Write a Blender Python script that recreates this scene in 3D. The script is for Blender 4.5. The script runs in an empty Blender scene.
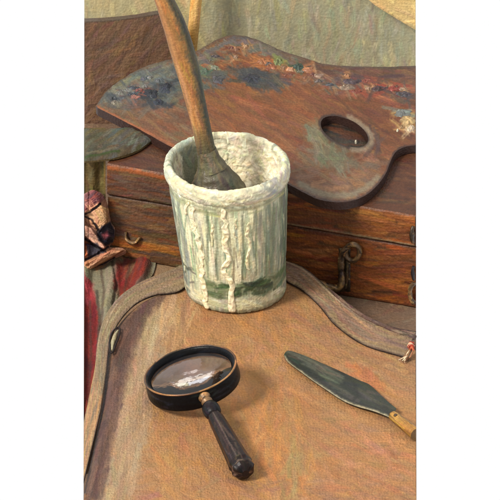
import bpy, math, random, time
import numpy as np
from mathutils import Vector, geometry

random.seed(7); np.random.seed(7)
S = 0.0008                      # metres per unit (a unit is 0.8 mm)
SE, CE = 0.5, math.sqrt(3)/2    # camera looks down at 30 degrees
XL, XR = -166.0, 166.0          # the still life ends here on either side
TZ = -30.0                      # table top
scene = bpy.context.scene
COL = scene.collection

# ------------------------------------------------------------------ helpers
def P(px, py, z=0.0):           # point at height z
    return np.array([px-250.0, (500.0-py-CE*z)/SE, z])
def PY(px, py, Y):              # point at depth Y
    return np.array([px-250.0, Y, (500.0-py-SE*Y)/CE])

def c(*rgb): return np.array(rgb, float)/255.0
def lin(a):
    a = np.clip(a, 0, 1)
    return np.where(a <= 0.04045, a/12.92, ((a+0.055)/1.055)**2.4)

def catmull(pts, step=1.2, closed=False):
    pts = [np.array(p, float) for p in pts]
    if closed: pp = [pts[-1]]+pts+[pts[0], pts[1]]
    else: pp = [2*pts[0]-pts[1]]+pts+[2*pts[-1]-pts[-2]]
    out = []
    for i in range(1, len(pp)-2):
        p0, p1, p2, p3 = pp[i-1:i+3]
        n = max(2, int(np.linalg.norm(p2-p1)/step))
        for k in range(n):
            t = k/n
            out.append(0.5*((2*p1)+(p2-p0)*t+(2*p0-5*p1+4*p2-p3)*t*t+(3*p1-p0-3*p2+p3)*t**3))
    if not closed: out.append(pts[-1])
    return np.array(out)

def resample(pts, n):
    pts = np.array(pts, float)
    d = np.r_[0, np.cumsum(np.linalg.norm(np.diff(pts, axis=0), axis=1))]
    t = np.linspace(0, d[-1], n)
    return np.stack([np.interp(t, d, pts[:, k]) for k in range(pts.shape[1])], 1)

def inside(poly, q):
    poly = np.asarray(poly, float); x, y = q[:, 0], q[:, 1]
    r = np.zeros(len(q), bool); j = len(poly)-1
    for i in range(len(poly)):
        xi, yi = poly[i]; xj, yj = poly[j]
        if yi != yj:
            r ^= ((yi > y) != (yj > y)) & (x < (xj-xi)*(y-yi)/(yj-yi)+xi)
        j = i
    return r
def edge_dist(line, q):
    line = np.asarray(line, float); d = np.full(len(q), 1e9)
    for a, b in zip(line[:-1], line[1:]):
        ab = b-a; L = ab@ab
        if L < 1e-9: continue
        t = np.clip(((q-a)@ab)/L, 0, 1)
        d = np.minimum(d, np.linalg.norm(q-(a+t[:, None]*ab), axis=1))
    return d

def vnoise(q, sc, seed=0):      # smooth value noise on a plane, -1..1
    r = np.random.RandomState(seed); T = r.rand(64, 64)*2-1
    g = q/sc; i = np.floor(g).astype(int); f = g-i; f = f*f*(3-2*f)
    x0, y0 = i[:, 0] % 64, i[:, 1] % 64; x1, y1 = (x0+1) % 64, (y0+1) % 64
    return ((T[x0, y0]*(1-f[:, 0])+T[x1, y0]*f[:, 0])*(1-f[:, 1])+(T[x0, y1]*(1-f[:, 0])+T[x1, y1]*f[:, 0])*f[:, 1])

class Paint:
    """pigment and paint thickness laid on a surface in its own flat coordinates"""
    def __init__(s, uv, base, seed=1):
        s.uv = np.asarray(uv, float); s.n = len(s.uv)
        s.col = np.tile(np.array(base, float), (s.n, 1)); s.h = np.zeros(s.n)
        s.ord = np.argsort(s.uv[:, 0]); s.u = s.uv[s.ord, 0]
        s.r = np.random.RandomState(seed)
        s.fine = vnoise(s.uv, 2.2, seed+50)
    def near(s, u0, u1):
        return s.ord[np.searchsorted(s.u, u0):np.searchsorted(s.u, u1)]
    def fill(s, poly, color, a=1.0, feather=3.0):
        poly = np.asarray(poly, float)
        ix = s.near(poly[:, 0].min()-feather*2, poly[:, 0].max()+feather*2)
        if len(ix) == 0: return
        q = s.uv[ix]; d = edge_dist(np.vstack([poly, poly[:1]]), q)
        d = np.where(inside(poly, q), d, -d)+s.fine[ix]*feather*0.5
        m = np.clip(d/feather*0.5+0.5, 0, 1)*a
        s.col[ix] += (np.array(color)-s.col[ix])*m[:, None]
    def line(s, pts, w, color, a=1.0, h=0.0):
        pts = np.asarray(pts, float)
        ix = s.near(pts[:, 0].min()-w*2, pts[:, 0].max()+w*2)
        if len(ix) == 0: return
        d = edge_dist(pts, s.uv[ix])+s.fine[ix]*w*0.3
        m = np.clip(1.4-1.4*d/w, 0, 1)
        s.col[ix] += (np.array(color)-s.col[ix])*(m*a)[:, None]; s.h[ix] += m*h
    def stroke(s, p, ang, L, W, color, a=0.7, h=0.3):
        R = L*0.5+W
        ix = s.near(p[0]-R, p[0]+R)
        if len(ix) == 0: return
        d = s.uv[ix]-np.array(p); ca, sa = math.cos(ang), math.sin(ang)
        u = d[:, 0]*ca+d[:, 1]*sa; v = -d[:, 0]*sa+d[:, 1]*ca
        v = v+0.10*u*math.sin(p[0])*0.5
        k = (np.abs(u) < L*0.5+W*0.5) & (np.abs(v) < W*0.5)
        if not k.any(): return
        ix = ix[k]; u = u[k]; v = v[k]
        ph = s.r.rand()*6.28; fr = 2.2+s.r.rand()*1.5
        bristle = 0.5+0.5*np.sin(v*fr+ph+0.03*u)
        end = np.clip((L*0.5+W*0.5-np.abs(u)+s.fine[ix]*W*0.7)/(W*0.9), 0, 1)
        m = np.clip((W*0.5-np.abs(v))/(W*0.22), 0, 1)*end
        m2 = m*(0.62+0.38*bristle)
        col = np.array(color)*(0.93+0.14*bristle[:, None])
        s.col[ix] += (col-s.col[ix])*(m2*a)[:, None]
        s.h[ix] = s.h[ix]*(1-0.6*m)+h*m*(0.55+0.45*bristle)+h*0.5*m*(np.abs(v) > W*0.33)
    def strokes(s, n, poly, ang, dang, L, W, colors, a=0.6, h=0.3, jit=0.055):
        a = min(0.92, a*1.2); h *= 1.25
        poly = np.asarray(poly, float); lo, hi = poly.min(0), poly.max(0); k = 0; t = 0
        while k < n and t < n*30:
            t += 1
            p = lo+s.r.rand(2)*(hi-lo)
            if not inside(poly, p[None])[0]: continue
            col = np.array(colors[s.r.randint(len(colors))])*(1+s.r.randn()*jit)+s.r.randn(3)*jit*0.35
            s.stroke(p, ang+s.r.randn()*dang, L*(0.6+0.8*s.r.rand()), W*(0.6+0.8*s.r.rand()), np.clip(col, 0, 1), a, h)
            k += 1

def rect(u0, v0, u1, v1): return [(u0, v0), (u1, v0), (u1, v1), (u0, v1)]

# ------------------------------------------------------------------ materials
MATS = {}
def mat(name, rough=0.55, spec=0.25, bump=0.5, vary=0.21, weave=0.5, grain=420.0, metal=0.0, gain=1.0, fixed=None):
    if name in MATS: return MATS[name]
    m = bpy.data.materials.new(name); m.use_nodes = True; MATS[name] = m
    nt = m.node_tree; N = nt.nodes; Lk = nt.links
    b = N['Principled BSDF']; b.inputs['Roughness'].default_value = rough
    b.inputs['Specular IOR Level'].default_value = spec; b.inputs['Metallic'].default_value = metal
    tc = N.new('ShaderNodeTexCoord')
    at = N.new('ShaderNodeAttribute'); at.attribute_name = 'pigment'
    n1 = N.new('ShaderNodeTexNoise'); n1.inputs['Scale'].default_value = grain; n1.inputs['Detail'].default_value = 4; n1.inputs['Roughness'].default_value = 0.65
    n2 = N.new('ShaderNodeTexNoise'); n2.inputs['Scale'].default_value = grain*0.22; n2.inputs['Detail'].default_value = 3
    Lk.new(tc.outputs['Object'], n1.inputs['Vector']); Lk.new(tc.outputs['Object'], n2.inputs['Vector'])
    r1 = N.new('ShaderNodeMapRange'); r1.inputs['From Min'].default_value = 0.3; r1.inputs['From Max'].default_value = 0.7
    r1.inputs['To Min'].default_value = gain*(1-vary); r1.inputs['To Max'].default_value = gain*(1+vary)
    Lk.new(n1.outputs['Fac'], r1.inputs['Value'])
    sc_ = N.new('ShaderNodeVectorMath'); sc_.operation = 'SCALE'
    if fixed is None: Lk.new(at.outputs['Color'], sc_.inputs[0])
    else: sc_.inputs[0].default_value = tuple(lin(np.array(fixed)))
    Lk.new(r1.outputs['Result'], sc_.inputs['Scale'])
    # slow drift of hue between warm and cool
    tint = N.new('ShaderNodeMix'); tint.data_type = 'RGBA'; tint.blend_type = 'MULTIPLY'
    ramp = N.new('ShaderNodeValToRGB')
    ramp.color_ramp.elements[0].position = 0.35; ramp.color_ramp.elements[0].color = (0.90, 0.97, 1.06, 1)
    ramp.color_ramp.elements[1].position = 0.65; ramp.color_ramp.elements[1].color = (1.08, 1.0, 0.90, 1)
    Lk.new(n2.outputs['Fac'], ramp.inputs['Fac'])
    tint.inputs['Factor'].default_value = 0.45
    Lk.new(sc_.outputs[0], tint.inputs['A']); Lk.new(ramp.outputs['Color'], tint.inputs['B'])
    Lk.new(tint.outputs['Result'], b.inputs['Base Color'])
    # canvas-like weave and paint grain as relief
    sep = N.new('ShaderNodeSeparateXYZ'); Lk.new(tc.outputs['Object'], sep.inputs[0])
    dist = N.new('ShaderNodeTexNoise'); dist.inputs['Scale'].default_value = 160
    Lk.new(tc.outputs['Object'], dist.inputs['Vector'])
    def wave(src_nodes, k):
        add = src_nodes
        mu = N.new('ShaderNodeMath'); mu.operation = 'MULTIPLY_ADD'; mu.inputs[1].default_value = k
        Lk.new(add, mu.inputs[0])
        dm = N.new('ShaderNodeMath'); dm.operation = 'MULTIPLY'; dm.inputs[1].default_value = 14.0
        Lk.new(dist.outputs['Fac'], dm.inputs[0]); Lk.new(dm.outputs[0], mu.inputs[2])
        si = N.new('ShaderNodeMath'); si.operation = 'SINE'; Lk.new(mu.outputs[0], si.inputs[0]); return si.outputs[0]
    yz = N.new('ShaderNodeMath'); yz.operation = 'MULTIPLY_ADD'; yz.inputs[1].default_value = 0.62
    Lk.new(sep.outputs['Y'], yz.inputs[0]); Lk.new(sep.outputs['Z'], yz.inputs[2])
    k = 2*math.pi/(3.1*S)
    w1, w2 = wave(sep.outputs['X'], k), wave(yz.outputs[0], k)
    ws = N.new('ShaderNodeMath'); ws.operation = 'ADD'; Lk.new(w1, ws.inputs[0]); Lk.new(w2, ws.inputs[1])
    wm = N.new('ShaderNodeMath'); wm.operation = 'MULTIPLY_ADD'; wm.inputs[1].default_value = 0.075*weave
    Lk.new(ws.outputs[0], wm.inputs[0])
    n3 = N.new('ShaderNodeTexNoise'); n3.inputs['Scale'].default_value = grain*1.15; n3.inputs['Detail'].default_value = 3
    Lk.new(tc.outputs['Object'], n3.inputs['Vector']); Lk.new(n3.outputs['Fac'], wm.inputs[2])
    bp = N.new('ShaderNodeBump'); bp.inputs['Strength'].default_value = bump; bp.inputs['Distance'].default_value = 1.3*S
    Lk.new(wm.outputs[0], bp.inputs['Height']); Lk.new(bp.outputs['Normal'], b.inputs['Normal'])
    return m

# ------------------------------------------------------------------ objects
def empty(name, loc, label, cat, group=None):
    o = bpy.data.objects.new(name, None); COL.objects.link(o)
    o.location = Vector(np.array(loc, float)*S); o.empty_display_size = 0.01
    o['label'] = label; o['category'] = cat
    if group: o['group'] = group
    return o
def tag(o, label=None, cat=None, kind=None, group=None):
    if label: o['label'] = label
    if cat: o['category'] = cat
    if kind: o['kind'] = kind
    if group: o['group'] = group
    return o

def fcol(seed, base, cols):
    def f(G):
        nn, ns = G.shape[:2]; uvh = np.stack([np.repeat(np.arange(nn)*1.1, ns), np.tile(np.arange(ns)*1.3, nn)], 1)
        p = Paint(uvh, base, seed); p.strokes(nn*6, rect(0, 0, nn*1.1, ns*1.3), 0.05, 0.15, 16, 3, cols, 0.65, 0); return p.col
    return f

class MB:
    def __init__(s): s.v = []; s.f = []; s.c = []; s.n = 0
    def add(s, v, f, col):
        v = np.asarray(v, float); col = np.asarray(col, float)
        if col.ndim == 1: col = np.tile(col, (len(v), 1))
        s.v.append(v); s.c.append(col)
        s.f += [tuple(int(i)+s.n for i in q) for q in f]; s.n += len(v)
        return s
    def grid(s, G, col, flip=False, closed=False):
        nu, nv = G.shape[:2]; idx = np.arange(nu*nv).reshape(nu, nv)
        a = idx if not closed else np.vstack([idx, idx[:1]])
        q = np.stack([a[:-1, :-1], a[1:, :-1], a[1:, 1:], a[:-1, 1:]], -1).reshape(-1, 4)
        if flip: q = q[:, ::-1]
        return s.add(G.reshape(-1, 3), q, col)
    def build(s, name, m, parent=None, smooth=True, origin=None, gain=1.0, sat=0.86, tone=(1, 1, 1)):
        V = np.vstack(s.v)*S; C = np.clip(np.vstack(s.c), 0, 1)
        g = (C@np.array([0.35, 0.45, 0.2]))[:, None]; C = lin(g+(C-g)*sat)**1.12*gain*0.745*np.array(tone)
        org = np.zeros(3)
        me = bpy.data.meshes.new(name)
        o = bpy.data.objects.new(name, me); COL.objects.link(o)
        if parent is not None:
            o.parent = parent; off = Vector((0, 0, 0)); p = parent
            while p is not None: off = off+p.location; p = p.parent
            org = np.array(off)
        elif origin is not None:
            org = np.array(origin, float)*S; o.location = Vector(org)
        me.from_pydata((V-org).tolist(), [], s.f); me.update()
        at = me.color_attributes.new('pigment', 'FLOAT_COLOR', 'POINT')
        at.data.foreach_set('color', np.c_[C, np.ones(len(C))].ravel())
        if smooth: me.polygons.foreach_set('use_smooth', [True]*len(me.polygons))
        me.materials.append(m)
        return o

def grid_normals(G):
    du = np.gradient(G, axis=0); dv = np.gradient(G, axis=1)
    n = np.cross(du, dv); return n/np.maximum(np.linalg.norm(n, axis=2, keepdims=True), 1e-9)

def patch(f, u0, u1, v0, v1, step=1.15):
    nu, nv = max(2, int(abs(u1-u0)/step)+1), max(2, int(abs(v1-v0)/step)+1)
    U, V = np.meshgrid(np.linspace(u0, u1, nu), np.linspace(v0, v1, nv), indexing='ij')
    uv = np.stack([U.ravel(), V.ravel()], 1)
    return uv, f(uv).reshape(nu, nv, 3)

def cdt(outline, holes=(), step=1.2):
    """triangulate a flat outline densely; returns points, triangles, index rings"""
    outline = np.asarray(outline, float); lo, hi = outline.min(0), outline.max(0)
    xs = np.arange(lo[0], hi[0], step); ys = np.arange(lo[1], hi[1], step*0.87)
    X, Yg = np.meshgrid(xs, ys); X = X+(np.arange(len(ys)) % 2)[:, None]*step*0.5
    q = np.stack([X.ravel(), Yg.ravel()], 1)+np.random.RandomState(3).uniform(-.12, .12, (X.size, 2))*step
    loops = [outline]+[np.asarray(h, float) for h in holes]
    keep = inside(outline, q)
    for h in loops[1:]: keep &= ~inside(h, q)
    for l in loops: keep &= edge_dist(np.vstack([l, l[:1]]), q) > step*0.55
    q = q[keep]
    pts = np.vstack(loops+[q]); edges = []; rings = []; k = 0
    for l in loops:
        r = list(range(k, k+len(l))); rings.append(r); k += len(l)
        edges += [(r[i], r[(i+1) % len(r)]) for i in range(len(r))]
    V, E, F, ov, oe, of = geometry.delaunay_2d_cdt([Vector(p) for p in pts], edges, [], 0, 1e-7)
    V = np.array([tuple(v) for v in V]); T = np.array([f for f in F if len(f) == 3])
    cen = V[T].mean(1); k = inside(outline, cen)
    for h in loops[1:]: k &= ~inside(h, cen)
    T = T[k]
    mp = {}
    for i, o in enumerate(ov):
        for j in o: mp[j] = i
    return V, T, [[mp[j] for j in r] for r in rings]

def slab(plan, T, rings, ztop, zbot, col, side_col, uvflip=False):
    """closed slab from a plan triangulation"""
    mb = MB(); top = np.c_[plan, ztop]
    a = plan[T]; ar = (a[:, 1, 0]-a[:, 0, 0])*(a[:, 2, 1]-a[:, 0, 1])-(a[:, 1, 1]-a[:, 0, 1])*(a[:, 2, 0]-a[:, 0, 0])
    T = np.where(ar[:, None] < 0, T[:, ::-1], T)
    mb.add(top, T, col)
    zb = np.full(len(plan), zbot) if np.isscalar(zbot) else zbot
    mb.add(np.c_[plan, zb], T[:, ::-1], side_col)
    for ri, r in enumerate(rings):
        n = len(r); t = top[r]; mid = t.copy(); b = np.c_[plan[r], zb[r]]; mid[:, 2] = (t[:, 2]+b[:, 2])/2
        v = np.vstack([t, mid, b]); f = []
        for k in (0, 1):
            for i in range(n):
                j = (i+1) % n
                f.append((k*n+i, (k+1)*n+i, (k+1)*n+j, k*n+j))
        mb.add(v, f, side_col)
    return mb

def frames(path):
    t = np.gradient(path, axis=0); t /= np.maximum(np.linalg.norm(t, axis=1, keepdims=True), 1e-9)
    ref = np.array([0, 0, 1.0]) if abs(t[len(t)//2][2]) < 0.8 else np.array([0, 1.0, 0])
    a = np.cross(t, ref); a /= np.maximum(np.linalg.norm(a, axis=1, keepdims=True), 1e-9)
    b = np.cross(a, t); return t, a, b

def tube(path, rad, ns=16, flat=1.0, lump=0.0, seed=0, prof=None):
    """G[i along, j around]; rad per path point"""
    path = np.asarray(path, float); rad = np.broadcast_to(np.asarray(rad, float), (len(path),))
    t, a, b = frames(path); th = np.arange(ns)/ns*2*math.pi
    ca, sa = np.cos(th), np.sin(th)
    r = rad[:, None]*np.ones(ns)[None]
    if prof is not None: r = r*prof(th)[None]
    if lump:
        rs = np.random.RandomState(seed)
        q = np.stack([np.repeat(np.arange(len(path)), ns)*0.7, np.tile(np.arange(ns)*40.0/ns, len(path))], 1)
        r = r*(1+lump*vnoise(q, 3.0, seed).reshape(len(path), ns))
    G = path[:, None]+(ca*r)[..., None]*a[:, None]+(sa*r*flat)[..., None]*b[:, None]
    return G
def add_tube(mb, path, rad, col, **k):
    G = tube(path, rad, **k); n, ns = G.shape[:2]
    colr = col
    if callable(col): colr = col(G)
    idx0 = mb.n
    mb.grid(np.concatenate([G, G[:, :1]], 1), colr if np.asarray(colr).ndim == 1 else np.concatenate([colr.reshape(n, ns, 3), colr.reshape(n, ns, 3)[:, :1]], 1).reshape(-1, 3), flip=True)
    for e in (0, n-1):
        cc = colr if np.asarray(colr).ndim == 1 else colr.reshape(n, ns, 3)[e].mean(0)
        v = np.vstack([G[e], G[e].mean(0)[None]])
        f = [((i+1) % ns, i, ns) if e else (i, (i+1) % ns, ns) for i in range(ns)]
        f = [q[::-1] for q in f]
        mb.add(v, f, cc)
    return G

def ribbon(A, B, thick, n, m, painter):
    """flat band between two edge curves in space, painted along (length, width)"""
    A, B = resample(A, n), resample(B, n)
    w = np.linspace(0, 1, m)
    G = A[:, None]*(1-w)[None, :, None]+B[:, None]*w[None, :, None]
    N = grid_normals(G); N *= np.sign(N[..., 2:3]+1e-9)
    L = np.r_[0, np.cumsum(np.linalg.norm(np.diff((A+B)/2, axis=0), axis=1))]
    wid = np.linalg.norm(A-B, axis=1).mean()
    uv = np.stack([np.repeat(L, m), np.tile(w*wid, n)], 1)
    pt = painter(uv, wid, L[-1])
    crown = (1-(2*w-1)**4)*thick*0.5
    top = G+N*(thick*0.5+crown[None, :, None]+pt.h.reshape(n, m, 1))
    bot = G-N*(thick*0.5)
    top[..., 0] = np.clip(top[..., 0], XL, XR); bot[..., 0] = np.clip(bot[..., 0], XL, XR)
    mb = MB(); s = np.sign(np.cross(G[1, 0]-G[0, 0], G[0, 1]-G[0, 0])[2])
    mb.grid(top, pt.col, flip=s < 0); mb.grid(bot, pt.col*0.8, flip=s > 0)
    C = pt.col.reshape(n, m, 3)
    for j, fl in ((0, s > 0), (m-1, s < 0)):
        mb.grid(np.stack([top[:, j], bot[:, j]], 1), np.repeat(C[:, j]*0.7, 2, axis=0), flip=not fl)
    for i in (0, n-1):
        mb.grid(np.stack([top[i], bot[i]], 1), np.repeat(C[i]*0.8, 2, axis=0))
    return mb

# ================================================================== SETTING
M_canvas = mat('rough_paint', rough=0.6, spec=0.18, bump=0.6, weave=0.35)
M_wall = mat('wall_paint', rough=0.65, spec=0.12, bump=0.38, weave=0.3, vary=0.14)
M_wood = mat('old_wood', rough=0.5, spec=0.25, bump=0.6, weave=0.45)
M_leather = mat('tan_leather', rough=0.62, spec=0.18, bump=0.85, weave=0.9)
M_cloth = mat('woven_cloth', rough=0.75, spec=0.1, bump=0.6, weave=0.8)
M_glaze = mat('crock_glaze', rough=0.42, spec=0.3, bump=0.5, weave=0.25, vary=0.10)
M_thick = mat('thick_paint', rough=0.42, spec=0.3, bump=0.55, weave=0.15, vary=0.10)
M_brass = mat('tarnished_brass', rough=0.42, spec=0.5, bump=0.35, weave=0.2, metal=0.35)
M_black = mat('black_lacquer', rough=0.36, spec=0.12, bump=0.3, weave=0.2, vary=0.25)
M_steel = mat('dull_steel', rough=0.45, spec=0.3, bump=0.4, weave=0.4, metal=0.1)

# --- wall
YW = 860.0
def wall():
    z0, z1 = TZ, 175.0
    f = lambda uv: np.c_[uv[:, 0], np.full(len(uv), YW), uv[:, 1]]
    uv, G = patch(f, XL, XR, z0, z1)
    p = Paint(uv, c(150, 145, 115), 11)
    full = rect(XL, z0, XR, z1)
    p.strokes(700, full, math.pi/2, 0.25, 22, 5, [c(150, 146, 118), c(148, 143, 113), c(160, 153, 122), c(140, 138, 112), c(152, 148, 124), c(166, 155, 118)], 0.6, 0.35)
    left = rect(XL, z0, -45, z1)
    p.fill(left, c(178, 163, 118), 0.8, 22)
    p.strokes(160, left, math.pi/2+0.2, 0.3, 16, 6, [c(186, 172, 122), c(176, 160, 116), c(192, 178, 132), c(168, 154, 112)], 0.65, 0.35)
    p.strokes(50, rect(60, z0, XR, z1), math.pi/2, 0.3, 20, 4, [c(160, 136, 108), c(150, 128, 104)], 0.35, 0.3)
    G[..., 1] -= 0.45*p.h.reshape(G.shape[:2])
    mb = MB(); mb.grid(G, p.col)
    b = G.copy(); b[..., 1] = YW+8
    mb.grid(b[[0, -1]][:, [0, -1]], c(150, 145, 120), flip=True)
    for a_, b_ in ((G[:, -1], b[:, -1]), (G[0], b[0]), (G[-1], b[-1])):
        mb.grid(np.stack([a_, b_], 1), c(150, 145, 120))
    o = mb.build('wall', M_wall, gain=1.62, tone=(1.0, 0.98, 0.98)); tag(o, 'painted grey-green wall with upright brush marks behind the palette', 'wall', 'structure')
wall()

# --- table
def table():
    f = lambda uv: np.c_[uv[:, 0], uv[:, 1]/SE, np.full(len(uv), TZ)]
    uv, G = patch(f, XL, XR, -30, YW*SE+4, 1.6)
    p = Paint(uv, c(126, 100, 80), 12)
    p.strokes(900, rect(XL, -30, XR, 440), 0.1, 0.3, 22, 5, [c(128, 100, 78), c(118, 92, 74), c(138, 110, 84), c(122, 98, 82)], 0.6, 0.3)
    q = rect(-160, 205, -40, 300)
    p.fill(q, c(158, 126, 92), 0.9, 14)
    p.strokes(60, q, 0.5, 0.4, 18, 5, [c(165, 134, 98), c(150, 118, 88)], 0.6, 0.3)
    G[..., 2] += p.h.reshape(G.shape[:2])*0.6-0.3
    mb = MB(); mb.grid(G, p.col)
    b = G.copy(); b[..., 2] = TZ-22
    mb.grid(b[[0, -1]][:, [0, -1]], c(120, 95, 75), flip=True)
    for a_, b_ in ((G[:, -1], b[:, -1]), (G[:, 0], b[:, 0]), (G[0], b[0]), (G[-1], b[-1])):
        mb.grid(np.stack([a_, b_], 1), c(120, 95, 75))
    o = mb.build('table', M_canvas); tag(o, 'brown table top under the still life', 'table', 'structure')
table()

# --- yellow panel in the top right corner
def panel_on(poly_px, Y, thick, name, m, painter, label, cat, step=1.2):
    outl = np.array([PY(a, b, Y)[[0, 2]] for a, b in poly_px])
    V, T, rings = cdt(outl, step=step)
    px = np.c_[V[:, 0]+250, 500-SE*Y-CE*V[:, 1]]
    p = painter(px)
    mb = MB(); a = V[T]; ar = (a[:, 1, 0]-a[:, 0, 0])*(a[:, 2, 1]-a[:, 0, 1])-(a[:, 1, 1]-a[:, 0, 1])*(a[:, 2, 0]-a[:, 0, 0])
    T = np.where(ar[:, None] < 0, T[:, ::-1], T)
    mb.add(np.c_[V[:, 0], Y-p.h, V[:, 1]], T, p.col)
    mb.add(np.c_[V[:, 0], np.full(len(V), Y+thick), V[:, 1]], T[:, ::-1], p.col*0.8)
    r = rings[0]; n = len(r)
    v = np.vstack([np.c_[V[r, 0], Y-p.h[r], V[r, 1]], np.c_[V[r, 0], np.full(n, Y+thick), V[r, 1]]])
    mb.add(v, [(i, (i+1) % n, n+(i+1) % n, n+i) for i in range(n)], np.vstack([p.col[r]*0.85]*2))
    o = mb.build(name, m, origin=(outl[:, 0].mean(), Y, outl[:, 1].min()), gain=1.32, sat=0.76)
    tag(o, label, cat); return o
def yel(px):
    p = Paint(px, c(214, 178, 108), 13)
    p.strokes(60, rect(350, -40, 420, 40), 0.5, 0.3, 20, 6, [c(218, 182, 112), c(210, 170, 100), c(226, 192, 126), c(202, 166, 104)], 0.6, 0.4)
    p.line([(366, 0), (374, 5), (390, 15), (416, 30)], 3, c(168, 140, 92), 0.6)
    return p
edge = catmull([(340, -50), (356, -14), (372, 2), (390, 14), (416, 29.5)], 2)
panel_on([tuple(q) for q in edge]+[(416, -50)], 848, 5, 'yellow_screen', M_canvas, yel, 'plain ochre yellow curved screen standing in the top right corner', 'screen')

# --- brown board, top left
def brn(px):
    p = Paint(px, c(120, 86, 62), 14)
    full = rect(80, -10, 190, 170)
    p.strokes(420, full, -0.8, 0.35, 20, 5, [c(124, 88, 62), c(112, 80, 60), c(132, 94, 64), c(116, 84, 66), c(106, 76, 58)], 0.6, 0.2)
    p.strokes(40, rect(84, 75, 150, 130), -0.6, 0.4, 16, 5, [c(134, 96, 62), c(120, 92, 68)], 0.6, 0.4)
    p.line([(84, 21), (115, 19), (150, 14), (176, 11)], 2.0, c(104, 92, 80), 0.8, 0.4)
    return p
panel_on([(84, 21), (100, 20.5), (118, 19), (136, 17), (152, 14), (170, 11.5), (174, 25), (182, 60), (188, 100), (190, 128), (84, 128)], 806, 6, 'brown_board', M_canvas, brn,
         'brown board standing upright at the left behind the palette', 'board')

# --- yellow rod
def rod():
    path = resample(np.array([PY(188.5, 105, 832), PY(192, 45, 834), PY(200, -45, 840)]), 110)
    rad = np.interp(np.arange(110), [0, 109], [4.6, 6.4])
    mb = MB()
    def colr(G):
        n, ns = G.shape[:2]
        uv = np.stack([np.repeat(np.arange(n)*1.3, ns), np.tile(np.arange(ns)*1.2, n)], 1)
        p = Paint(uv, c(205, 156, 82), 15)
        p.strokes(130, rect(0, 0, n*1.3, ns*1.2), 0, 0.1, 26, 3, [c(214, 166, 92), c(196, 144, 72), c(220, 176, 108), c(182, 140, 84)], 0.6, 0)
        return p.col
    add_tube(mb, path, rad, colr, ns=20)
    o = mb.build('wooden_rod', M_wood, origin=path[0], gain=1.3); tag(o, 'ochre yellow wooden rod standing upright behind the brush and palette', 'rod')
rod()

# ================================================================== WOODEN BOX
BH = 108.0; BZ = TZ+BH; SEAM = BZ-36
def Yf(px): return 540-(px-108)*0.338
bdir = np.array([308, -104.1]); BL = np.linalg.norm(bdir); bdir = bdir/BL; bn = np.array([0.32, 0.947])
FL = np.array([108-250, 540.0])
box = empty('paint_box', (FL[0]+150, 560, TZ), 'closed reddish brown wooden paint box with brass catches under the palette', 'box')
def box_part(name, z0, z1, push, seed, front_fn):
    mb = MB(); fl = FL-bn*push
    def front(uv): return np.c_[fl[0]+uv[:, 0]*bdir[0], fl[1]+uv[:, 0]*bdir[1], uv[:, 1]]
    uv, G = patch(front, 0, BL, z0, z1)
    p = Paint(uv, c(118, 64, 38), seed); front_fn(p)
    off = np.array([bn[0], bn[1], 0])
    G = G-off*p.h.reshape(G.shape[:2])[..., None]
    # soften the top and bottom arris
    vv = uv[:, 1].reshape(G.shape[:2]); e = np.minimum(vv-z0, z1-vv); G = G+off*np.clip(1-e/2.0, 0, 1)[..., None]**2*1.4
    mb.grid(G, p.col)
    D = 230.0
    def top(uv):
        q = fl[None]+uv[:, :1]*bdir[None]+uv[:, 1:]*bn[None]
        return np.c_[q, np.full(len(q), z1)]
    # plan limited to the right end plane
    nu, nv = 200, 90
    U, V = np.meshgrid(np.linspace(0, 1, nu), np.linspace(0.004, 1, nv), indexing='ij')
    vd = V*D; umax = (XR-(fl[0]+vd*bn[0]))/bdir[0]
    umax = np.minimum(umax, BL)
    uvt = np.stack([(U*umax).ravel(), vd.ravel()], 1); Gt = top(uvt).reshape(nu, nv, 3)
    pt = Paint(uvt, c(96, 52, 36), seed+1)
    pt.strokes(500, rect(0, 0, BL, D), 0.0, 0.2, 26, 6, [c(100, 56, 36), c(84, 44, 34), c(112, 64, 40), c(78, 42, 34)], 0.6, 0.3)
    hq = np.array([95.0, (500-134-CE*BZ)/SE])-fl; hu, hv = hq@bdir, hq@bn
    pt.strokes(90, rect(hu-45, hv-45, hu+45, hv+45), 0.1, 0.3, 22, 6, [c(60, 44, 46), c(50, 38, 42), c(74, 52, 50)], 0.8, 0.3)  # shade inside the thumb hole, painted dark on the lid top
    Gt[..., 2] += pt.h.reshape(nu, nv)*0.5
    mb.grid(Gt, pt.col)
    Gb = Gt.copy(); Gb[..., 2] = z0
    mb.grid(Gb[[0, -1]][:, [0, -1]], c(80, 45, 30), flip=True)
    zz = np.linspace(z0, z1, 60)
    for sl in (Gt[0], Gt[-1], Gt[:, -1]):
        g = np.repeat(sl[:, None], 60, 1); g[..., 2] = zz[None]
        uvs = np.stack([np.repeat(np.linspace(0, D, len(sl)), 60), np.tile(zz, len(sl))], 1)
        ps = Paint(uvs, c(104, 58, 36), seed+2)
        ps.strokes(120, rect(0, z0, D, z1), 0, 0.15, 24, 5, [c(110, 60, 36), c(92, 50, 34), c(124, 70, 40)], 0.6, 0)
        mb.grid(g, ps.col)
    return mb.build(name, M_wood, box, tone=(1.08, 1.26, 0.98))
def px_uv(px, py):          # a point of the photograph on the box front
    Y = Yf(px); return ((px-108)*BL/308, (500-py-SE*Y)/CE)
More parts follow.
